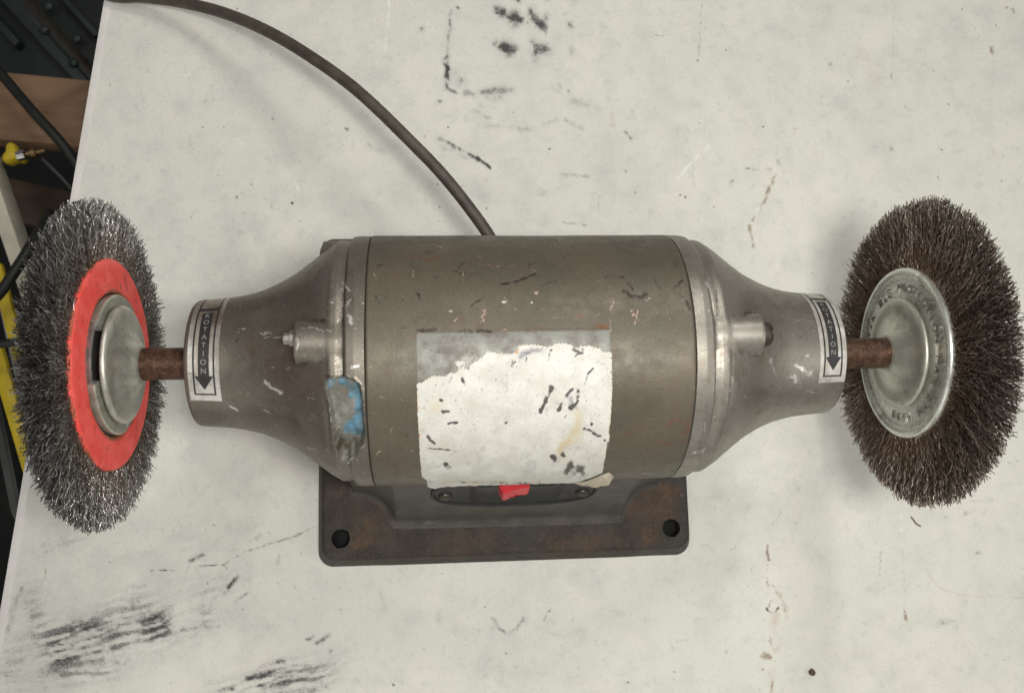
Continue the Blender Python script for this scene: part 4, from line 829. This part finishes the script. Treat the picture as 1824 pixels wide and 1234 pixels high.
    rim = np.exp(-(np.maximum(edge_sd, 0) / 3.2) ** 2) * np.clip(.35 + .8 * vnoise(u, v, 13, 61), 0, 1)
    A['stain_shade'] = np.maximum(A['stain_shade'], (rim * .9).astype(np.float32)); A['grey'] = np.maximum(A['grey'], (rim * (v < 700) * .6).astype(np.float32))
    A['grey'] = np.maximum(A['grey'], (.42 * np.clip(vnoise(u, v, 30, 62) + .7 * vnoise(u, v, 10, 63) - .1, 0, 1)).astype(np.float32))
    A['dark'] = np.maximum(A['dark'], (.62 * np.exp(-((u - 1030) / 26) ** 2 - ((v - 838) / 17) ** 2) * np.clip(.7 + vnoise(u, v, 7, 64), 0, 1.4)).astype(np.float32))
    F = grid_faces(len(xs), len(ds)); F = F[((sd > 0)[F].sum(1) >= 2) & (sd > -2.5)[F].all(1)]
    used = np.unique(F); mp = np.full(len(V), -1); mp[used] = np.arange(len(used))
    V2, F2 = V[used], mp[F]; A = {k: a[used] for k, a in A.items()}
    # the curled lower right corner: a strip rolled back over itself
    n = 26; Vc = []
    crease = np.array([(22.0, 88.6, .9), (25.5, 84.5, 1.2), (29.5, 78, 1.2), (33.6, 71.5, .8), (36.5, 69.5, .5)])
    outer = np.array([(22.6, 88.8, 1.2), (28.0, 85.5, 3.0), (33, 81.5, 4.2), (37.6, 76, 4.0), (38.6, 70, 2.2)])
    def along(P, f): k = np.linspace(0, 1, len(P)); return np.array([np.interp(f, k, P[:, q]) for q in range(3)])
    for i in range(n + 1):
        a, b = along(crease, i / n), along(outer, i / n)
        for j in range(9):
            g = j / 8; x, dd, li = a + (b - a) * g
            li += 1.1 * math.sin(math.pi * min(1, g * 1.6)) * math.sin(math.pi * i / n) + .25 * math.sin(i * .9 + g * 4) * g
            rr_ = R + li; t_ = math.radians(dd); Vc.append((x, -rr_ * math.sin(t_), rr_ * math.cos(t_)))
    Fc = grid_faces(n + 1, 9) + len(V2)
    z = np.zeros(len(Vc)); A = {k: np.concatenate([a, z + (.55 if k == 'grey' else .95 if k == 'stain_shade' else 0)]) for k, a in A.items()}  # underside of the curl lies in shade; that tone is painted here
    obj('torn_sticker', np.vstack([V2, Vc]), np.vstack([F2, Fc])[:, ::-1], M['sticker'], GR, attrs=A)
sticker()

# shafts
def shaft(s, x1):
    V, F = lathe_x([(146, .01), (146, 7.45), (x1 - 9, 7.45), (x1 - 2.4, 7.5), (x1 - .6, 6.6), (x1, 6.5), (x1 + 6, 6.5)], 40, 0, s)
    obj('shaft', V, F, M['shaft'], GR, sharp=40)
shaft(-1, 176); shaft(1, 183.5)

# wire wheels
def bristles(s, xc, n, rt, h0, h1, wr, mat, parent, seed, ramp, r_in):
    g = np.random.default_rng(seed); K = 16
    ph = g.uniform(0, 2 * np.pi, n); a = g.uniform(-1, 1, n); a = np.sign(a) * np.abs(a) ** .7
    tip = rt + g.normal(0, .8, n) - np.where(g.random(n) < .45, g.uniform(0, 17, n), 0) + np.where(g.random(n) < .05, g.uniform(.5, 2.2, n), 0)
    lob = 1.0 * np.sin(ph * 5 + seed) + .7 * np.sin(ph * 13 + 2 * seed); tip += lob * .6
    S = np.linspace(0, 1, K)[None]
    tip -= 5.5 * np.abs(a) ** 2.2 + np.where(np.abs(a) > .75, g.uniform(0, 2.5, n), 0)
    r0 = r_in
    r = r0 + (tip - r0)[:, None] * S
    rr01 = np.clip((r - 40) / (rt - 40), 0, 1.1)
    short = (tip < rt - 3)
    ax = a[:, None] * (h0 + (h1 - h0) * rr01) + g.normal(0, .9, n)[:, None] * S ** 2
    ax += np.where(short, np.sign(a) * g.uniform(.3, 2.6, n), 0)[:, None] * S ** 4
    tg = g.normal(0, 2.4, n)[:, None] * S ** 1.3 + (g.normal(0, 2.2, n) * (g.random(n) < .4))[:, None] * S ** 4
    lam = g.uniform(4.6, 6.6, n); amp = g.uniform(.5, 1.1, n); p0 = g.uniform(0, 6.28, n); mixa = g.uniform(0, np.pi, n)
    wv = amp[:, None] * np.sin(2 * np.pi * (r - r0) / lam[:, None] + p0[:, None])
    ax = ax + wv * np.cos(mixa)[:, None]; tg = tg + wv * np.sin(mixa)[:, None]
    c, sn = np.cos(ph)[:, None], np.sin(ph)[:, None]
    Y = r * c - tg * sn; Z = r * sn + tg * c
    X = xc + s * ax
    P = np.stack([X, Y, Z], -1)                               # n,K,3
    ex = np.array([1.0, 0, 0])[None, None]; et = np.stack([np.zeros_like(c), -sn, c], -1)
    V = []
    ang0 = g.uniform(0, 6.28, n)
    for k in range(3):
        q = ang0 + 2 * np.pi * k / 3
        V.append(P + wr * (np.cos(q)[:, None, None] * ex + np.sin(q)[:, None, None] * et))
    V = np.stack(V, 2).reshape(-1, 3)                         # index ((i*K+j)*3+k)
    i = np.arange(n)[:, None, None]; j = np.arange(K - 1)[None, :, None]; k = np.arange(3)[None, None]
    b = (i * K + j) * 3; F = np.stack([b + k, b + (k + 1) % 3, b + 3 + (k + 1) % 3, b + 3 + k], -1).reshape(-1, 4)
    tint = np.repeat(g.beta(.65, 1.5, n), K * 3)  # wide spread paints dark gaps and glints into the wire colours
    rust = np.repeat(np.clip(ramp(r, ph[:, None]), 0, 1).reshape(-1), 3)
    o = obj('bristles', V, F, mat, parent, attrs={'tint': tint, 'rust': rust}, origin=(xc, 0, 0))
    o['kind'] = 'stuff'
def disc_core(s, xc, rc, h, parent):
    V, F = lathe_x([(-h, 12), (-h, rc * .8), (-h * 1.2, rc), (h * 1.2, rc), (h, rc * .8), (h, 12), (-h, 12)], 96, xc, s)
    return obj('wire_wheel', V, F, M['core'], parent)
def arc_seg(s, xc, r0, r1, d0, d1, a0, a1, n=24):
    """ring segment; angle in the picture's sense for this face, d = distance towards the motor"""
    V = []
    for t in np.linspace(math.radians(a0), math.radians(a1), n + 1):
        for r, d in ((r0, d0), (r1 - .6, d0), (r1, d0 + .4), (r1, d1 - .6), (r1 - .6, d1), (r0 + .5, d1), (r0, d1 - .4)):
            h, v = r * math.cos(t), r * math.sin(t); V.append((xc - s * d, v, s * h))
    V = np.array(V); F = [tuple(f) for f in grid_faces(n + 1, 7, True)] + [tuple(range(7)), tuple(range(n * 7 + 6, n * 7 - 1, -1))]
    return V, F
def wheel_left():
    s, xc = -1, -192.4
    w = disc_core(s, xc, 60, 3.6, GR); w['label'] = 'wire wheel with red plate and grey steel bristles'
    bristles(s, xc, 8800, 74.8, 4.8, 5.5, .205, M['wireL'], w, 3, lambda r, p: np.clip((66 - r) / 16, 0, 1) * .9 + .1, 44.0)
    # profile (distance towards motor, radius); lathe with s flips it to the motor side
    pr = [(3.0, 48.0), (4.6, 48.5), (5.5, 48.3), (6.0, 47.3), (6.1, 46), (6.2, 40), (6.3, 36), (6.2, 33.6), (5.6, 32.9), (4.4, 32.6), (3.0, 32.5), (3.0, 20)]
    pr = np.array(pr); L_ = np.linspace(0, len(pr) - 1, 60); pr = np.stack([np.interp(L_, np.arange(len(pr)), pr[:, 0]), np.interp(L_, np.arange(len(pr)), pr[:, 1])], 1)
    V, F = lathe_x(np.column_stack([-pr[:, 0], pr[:, 1]]), 180, xc, s)
    rad = np.hypot(V[:, 1], V[:, 2])
    u, v = pix(V)
    PR = crop(110, 440, 3.01, [('print', .6, 2.2, 180, 190, 200, 230), ('print', .6, 2, 170, 250, 200, 240), ('print', .55, 2, 215, 215, 260, 200), ('print', .6, 2, 230, 180, 245, 165), ('print', .7, 2, 300, 170, 320, 230), ('print', .7, 2, 335, 150, 355, 240), ('print', .6, 2, 340, 190, 365, 180), ('print', .6, 2, 390, 280, 400, 300), ('print', .5, 2, 405, 330, 420, 350), ('print', .5, 2, 130, 900, 180, 920), ('print', .6, 2, 270, 1110, 300, 1095), ('print', .5, 2, 340, 1040, 370, 1010), ('print', .5, 2, 280, 1050, 330, 1060), ('print', .6, 2.4, 118, 170, 125, 150), ('print', .6, 2, 85, 235, 95, 215), ('print', .5, 2, 380, 1060, 400, 1000), ('print', .4, 2, 160, 730, 170, 770)])
    e = np.maximum(np.clip((rad - 47.2) / .8, 0, 1) * (.55 + .4 * vnoise(u, v, 12, 71)), np.clip((36.6 - rad) / 3.0, 0, 1) * (.75 + .3 * vnoise(u, v, 14, 72)))
    e = np.maximum(e, .5 * np.clip(vnoise(u, v, 16, 73) + .8 * vnoise(u, v, 5, 74) - .55, 0, 1))
    o = obj('backing_plate', V, F, M['redplate'], w, attrs={'edge': e, 'print': paint(u, v, PR, 'print')}, sharp=50)
    o['label'] = 'red enamelled backing plate'
    # notched adapter ring, polished bore ring behind it, cupped washer in front
    V, F = join([arc_seg(s, xc, 25.4, 32.0, 5.0, 8.4, 152, 62), arc_seg(s, xc, 25.4, 32.0, 5.0, 8.4, 203, 290), arc_seg(s, xc, 25.4, 32.0, 5.0, 8.4, -30, 20)])
    obj('adapter_ring', V, F, M['dome'], w, sharp=40)
    V, F = lathe_x([(-4.0, 29.4), (-4.0, 31.8), (-7.0, 31.8), (-7.0, 29.4), (-4.0, 29.4)], 64, xc, s)
    obj('bore_ring', V, F, M['slit'], w, sharp=40)
    V, F = lathe_x([(-8.7, 8), (-8.7, 26.4), (-9.0, 27), (-10.2, 27.1), (-11.0, 26.5), (-11.6, 25.2), (-12.0, 22.5), (-12.6, 19), (-13.6, 15.6), (-14.8, 13), (-16.4, 10.8), (-17.6, 9.4), (-18.2, 8.6), (-18.5, 7.4)], 96, xc, s)
    obj('cupped_washer', V, F, M['dome'], w, sharp=60)
    V, F = lathe_x([(-4, 13), (-9.4, 13)], 40, xc, s); obj('spacer', V, F, M['core'], w)
wheel_left()
def wheel_right():
    s, xc = 1, 196.5; dp = xc - 189.7
    w = disc_core(s, xc, 60, 3.6, GR); w['label'] = 'wire wheel with zinc plate and brown bristles'
    bristles(s, xc, 8800, 75.0, 5.6, 6.6, .20, M['wireR'], w, 11, lambda r, p: np.clip((70 - r) / 22, 0, 1), 39.0)
    pr = [(dp - 3.0, 41.4), (dp - .8, 42.1), (dp + .4, 42.0), (dp + 1.0, 41.2), (dp + 1.3, 40), (dp + 1.2, 38.8), (dp + .6, 37.7), (dp - .2, 36.8), (dp - .4, 36), (dp - .2, 33), (dp - .0, 29), (dp + .1, 26), (dp, 20)]
    V, F = lathe_x([(-a, b) for a, b in pr], 128, xc, s)
    o = obj('backing_plate', V, F, M['zinc'], w, sharp=60); o['label'] = 'zinc backing plate stamped with a safety warning'
    # stamped words round the plate, raised 0.35 mm, clockwise from the left
    txt = "WEAR EYE PROTECTION MAX RPM 4500"; a0, a1 = 165.0, -113.0; parts = []
    for i, ch in enumerate(txt):
        if ch == ' ': continue
        ang = a0 + (a1 - a0) * i / (len(txt) - 1)
        G, Fg = glyph_mesh(ch, 6.2)
        ca, sa = math.cos(math.radians(ang - 90)), math.sin(math.radians(ang - 90))
        h = 32.0 * math.cos(math.radians(ang)) + G[:, 0] * ca - G[:, 1] * sa
        v = 32.0 * math.sin(math.radians(ang)) + G[:, 0] * sa + G[:, 1] * ca
        d = dp + .55
        Vt = np.stack([np.full(len(h), xc - s * d), v, s * h], 1); Vb = Vt + [s * .8, 0, 0]
        n = len(Vt); e = {}
        for f in Fg:
            for p, q in zip(f, f[1:] + f[:1]):
                if (q, p) in e: del e[(q, p)]
                else: e[(p, q)] = 1
        parts.append((np.vstack([Vt, Vb]), list(Fg) + [(q, p, p + n, q + n) for p, q in e]))
    V, F = join(parts); obj('stamped_lettering', V, F, M['letter_zinc'], w, smooth=False)
    V, F = lathe_x([(-(dp + 1.6), 8), (-(dp + 1.6), 26.6), (-(dp + 2.2), 27.1), (-(dp + 3.0), 27.0), (-(dp + 3.6), 26), (-(dp + 3.8), 23), (-(dp + 3.6), 20.5), (-(dp + 4.2), 17.5), (-(dp + 5.6), 14), (-(dp + 7.2), 11.2), (-(dp + 8.4), 9.4), (-(dp + 8.9), 8.4), (-(dp + 9.0), 7.2)], 96, xc, s)
    obj('cupped_washer', V, F, M['dome'], w, sharp=60)
wheel_right()

# power cord: leaves the back of the motor, arches over the bench and drops over its left edge
def cord():
    px = [(868, 415, -60), (800, 325, -57), (735, 256, -55), (640, 165, -57), (560, 106, -63), (480, 58, -74), (400, 24, -88), (320, 4, -100), (250, -5, -107), (190, -10, -111)]
    P = [(4, 44, -66), (-3, 62, -62)] + [tuple(at(*p)) for p in px]
    e = np.array(P[-1]); P += [tuple(e + [-30, 16, 1.0]), tuple(e + [-62, 34, -2]), tuple(e + [-100, 60, -30]), tuple(e + [-118, 80, -110]), tuple(e + [-122, 90, -400]), tuple(e + [-122, 92, -684])]
    V, F = frame_tube(spline(P, 10), 3.45, 14)
    obj('power_cord', V, F, M['cord'], GR)
cord()

# ------------------------------------------------------------------ odd bits lying on the bench
def bits():
    P = [at(1623, 920, -H + .3), at(1627, 925, -H + .5), at(1632, 932, -H + .3), at(1640, 937, -H + .3)]
    V, F = frame_tube(spline(P, 5), .42, 6)
    tag(obj('wire_bristle', V, F, plain('dull_brown_wire', (.13, .10, .075), .5, .4)), 'loose bent brown wire bristle lying on table below the zinc wheel', 'bristle')
    def pellet(name, u, v, r, mat, label, cat):
        bm = bmesh.new(); bmesh.ops.create_icosphere(bm, subdivisions=2, radius=r)
        g = random.Random(u)
        for q in bm.verts: q.co = Vector(at(u, v, -H + r * .7)) + Vector((q.co.x * g.uniform(.85, 1.15), q.co.y * g.uniform(.85, 1.15), q.co.z * .8))
        tag(bm_obj(name, bm, mat, smooth=True), label, cat)
    pellet('rust_crumb', 1447, 1197, 2.1, plain('rusty_crumb', (.10, .055, .03), .7), 'small rusty brown crumb lying on the table near the bottom right', 'crumb')
    pellet('paint_chip', 1295, 1161, .85, plain('white_chip', (.72, .70, .66), .5), 'tiny white pellet left of the rusty crumb on the table', 'paint chip')
    pellet('paint_chip', 353, 243, .9, plain('white_chip', (.75, .74, .70), .5), 'tiny white paint chip on table between cord shadow and left edge', 'paint chip')
bits()

# ------------------------------------------------------------------ clutter beside and below the bench, left of its edge
def clutter():
    Z = -H - 300.0
    def pt(u, v, z=Z): return at(u, v, z)
    def bar(name, a, b, wpx, thick, mat, parent=None, z=Z, bevel=2.0):
        A, B = pt(*a, z), pt(*b, z); d = np.linalg.norm(CAM - A)
        return bm_obj(name, box_bm(A, B, wpx * d / FPX, thick, bevel), mat, parent, smooth=True, sharp=35)
    green = plain('dark_green_steel', (.009, .014, .012), .55, .0, sc=.06); dk = plain('worn_steel_rib', (.028, .036, .033), .45, .1, sc=.1)
    rk = empty('metal_rack', W(pt(60, 60, Z - 45)), 'dark green ribbed steel rack with bolt heads, beside the top left table edge', 'rack')
    bar('panel', (-60, 10), (215, 92), 215, 12, green, rk, Z - 45)
    for a, b, w, m in (((-10, -28), (150, 150), 17, dk), ((12, -18), (70, 48), 8, dk), ((24, -20), (185, 158), 16, dk), ((104, -14), (172, 62), 10, dk), ((-30, 10), (30, 78), 12, green)):
        bar('rib', a, b, w, 14, m, rk, Z - 33)
    for u, v in ((88, 12), (80, 54), (138, 70), (132, 113)):
        V, F = lathe_x([(0, 5), (3, 5), (4.6, 3.4), (5.2, .01)], 14)
        p = pt(u, v, Z - 33); V = np.stack([p[0] + V[:, 1], p[1] + V[:, 2], p[2] + V[:, 0] - .5], 1)
        obj('bolt_head', V, F, dk, rk)
    tag(bar('wooden_board', (-60, 182), (220, 208), 104, 22, m_wood('brown_board', (.19, .108, .058), (.28, .17, .098)), z=Z), 'light brown wooden board between dark rack and yellow valve, left of table', 'board')
    tag(bar('wooden_plank', (-20, 346), (170, 388), 64, 22, m_wood('dark_plank', (.030, .017, .009), (.055, .031, .016)), z=Z - 60), 'dark brown plank below the yellow valve, left of the table', 'plank')
    def tube(name, pts, r, mat, label, cat):
        V, F = frame_tube(spline([pt(*p) for p in pts], 8), r, 12)
        return tag(obj(name, V, F, mat), label, cat)
    blk = plain('black_cable_rubber', (.014, .014, .013), .5, sc=.1)
    tube('black_cable', [(-60, 60, Z + 20), (0, 130, Z + 24), (60, 200, Z + 30), (115, 262, Z + 26), (160, 330, Z + 12)], 4.6, blk, 'black cable hanging across the light brown board', 'cable')
    tube('black_cable', [(-40, 560, Z + 60), (0, 521, Z + 64), (30, 478, Z + 66), (60, 430, Z + 60), (90, 380, Z + 40)], 4.6, blk, 'black cable crossing the cream strip beside the left wire wheel', 'cable')
    tube('black_cable', [(-40, 616, Z + 70), (5, 612, Z + 72), (40, 607, Z + 70), (80, 600, Z + 60)], 3.6, blk, 'short black cable end crossing beside the yellow strips', 'cable')
    cream = plain('cream_painted_wood', (.62, .58, .46), .5, sc=.05, var=.2)  # colour lightened because the strip stands nearer the lamps
    tag(bar('cream_strip', (-40, 262), (62, 560), 22, 30, cream, z=Z + 30), 'cream painted strip leaning past the left wire wheel', 'strip')
    tag(bar('grey_pipe', (-12, 470), (52, 760), 16, 12, plain('pale_grey_plastic', (.42, .42, .40), .4, sc=.06), z=Z + 8, bevel=5), 'pale grey strip between the two yellow strips', 'pipe')
    yel = plain('yellow_plastic', (.68, .50, .025), .42, sc=.04, var=.25)  # lightened in colour too, for its place nearer the lamps
    tag(bar('yellow_strip', (-10, 470), (34, 640), 18, 8, yel, z=Z + 16), 'upper yellow strip beside the cream strip', 'strip')
    tag(bar('yellow_strip', (-14, 610), (62, 870), 22, 8, yel, z=Z + 34), 'lower yellow strip ending beside the table edge', 'strip')
    tag(bar('dark_pipe', (-16, 700), (30, 930), 26, 26, plain('dark_grey_steel', (.075, .075, .075), .4, .3, sc=.05), z=Z - 20, bevel=11), 'dark grey rounded pipe below the lower yellow strip', 'pipe')
    # valve: lobed yellow knob, chrome collar, brass tail and thin hose
    vr = empty('hose_valve', W(pt(30, 276, Z + 10)), 'yellow lobed valve handle with shiny collar, left of the table edge', 'valve')
    c = pt(26, 277, Z + 10); V = []; n = 48; rings = [(-8, .75), (-7, .95), (0, 1.03), (6, .96), (8, .7), (8.3, .02)]
    for z, k in rings:
        for t in np.linspace(0, 2 * np.pi, n, endpoint=False):
            r = (8.2 + 2.4 * math.cos(3 * t + .9)) * k; V.append((c[0] + r * math.cos(t), c[1] + r * math.sin(t) * 1.05, c[2] + z))
    obj('handle', np.array(V), grid_faces(len(rings), n, True), yel, vr)
    A = pt(30, 279, Z + 20); B = pt(46, 275, Z + 20); V, F = frame_tube([A, A + (B - A) * .1, A + (B - A) * .9, B], [3.8, 4.8, 4.8, 3.4], 18); obj('collar', V, F, plain('chrome_collar', (.7, .7, .7), .15, 1.0, bump=.02), vr, sharp=40)
    br = plain('brown_brass', (.20, .13, .06), .35, .8)
    A = pt(46, 275, Z + 18); B = pt(80, 268, Z + 16); V, F = frame_tube(np.array([A + (B - A) * t for t in (0, .2, .25, .5, .55, 1)]), [3, 3, 5, 5, 2.6, 2.4], 12); obj('fitting', V, F, br, vr, sharp=40)
    V, F = frame_tube(spline([pt(74, 282, Z + 8), pt(95, 302, Z + 8), pt(122, 330, Z + 4), pt(160, 380, Z)], 6), 1.8, 8); obj('hose', V, F, plain('grey_hose', (.06, .06, .06), .5), vr)
clutter()
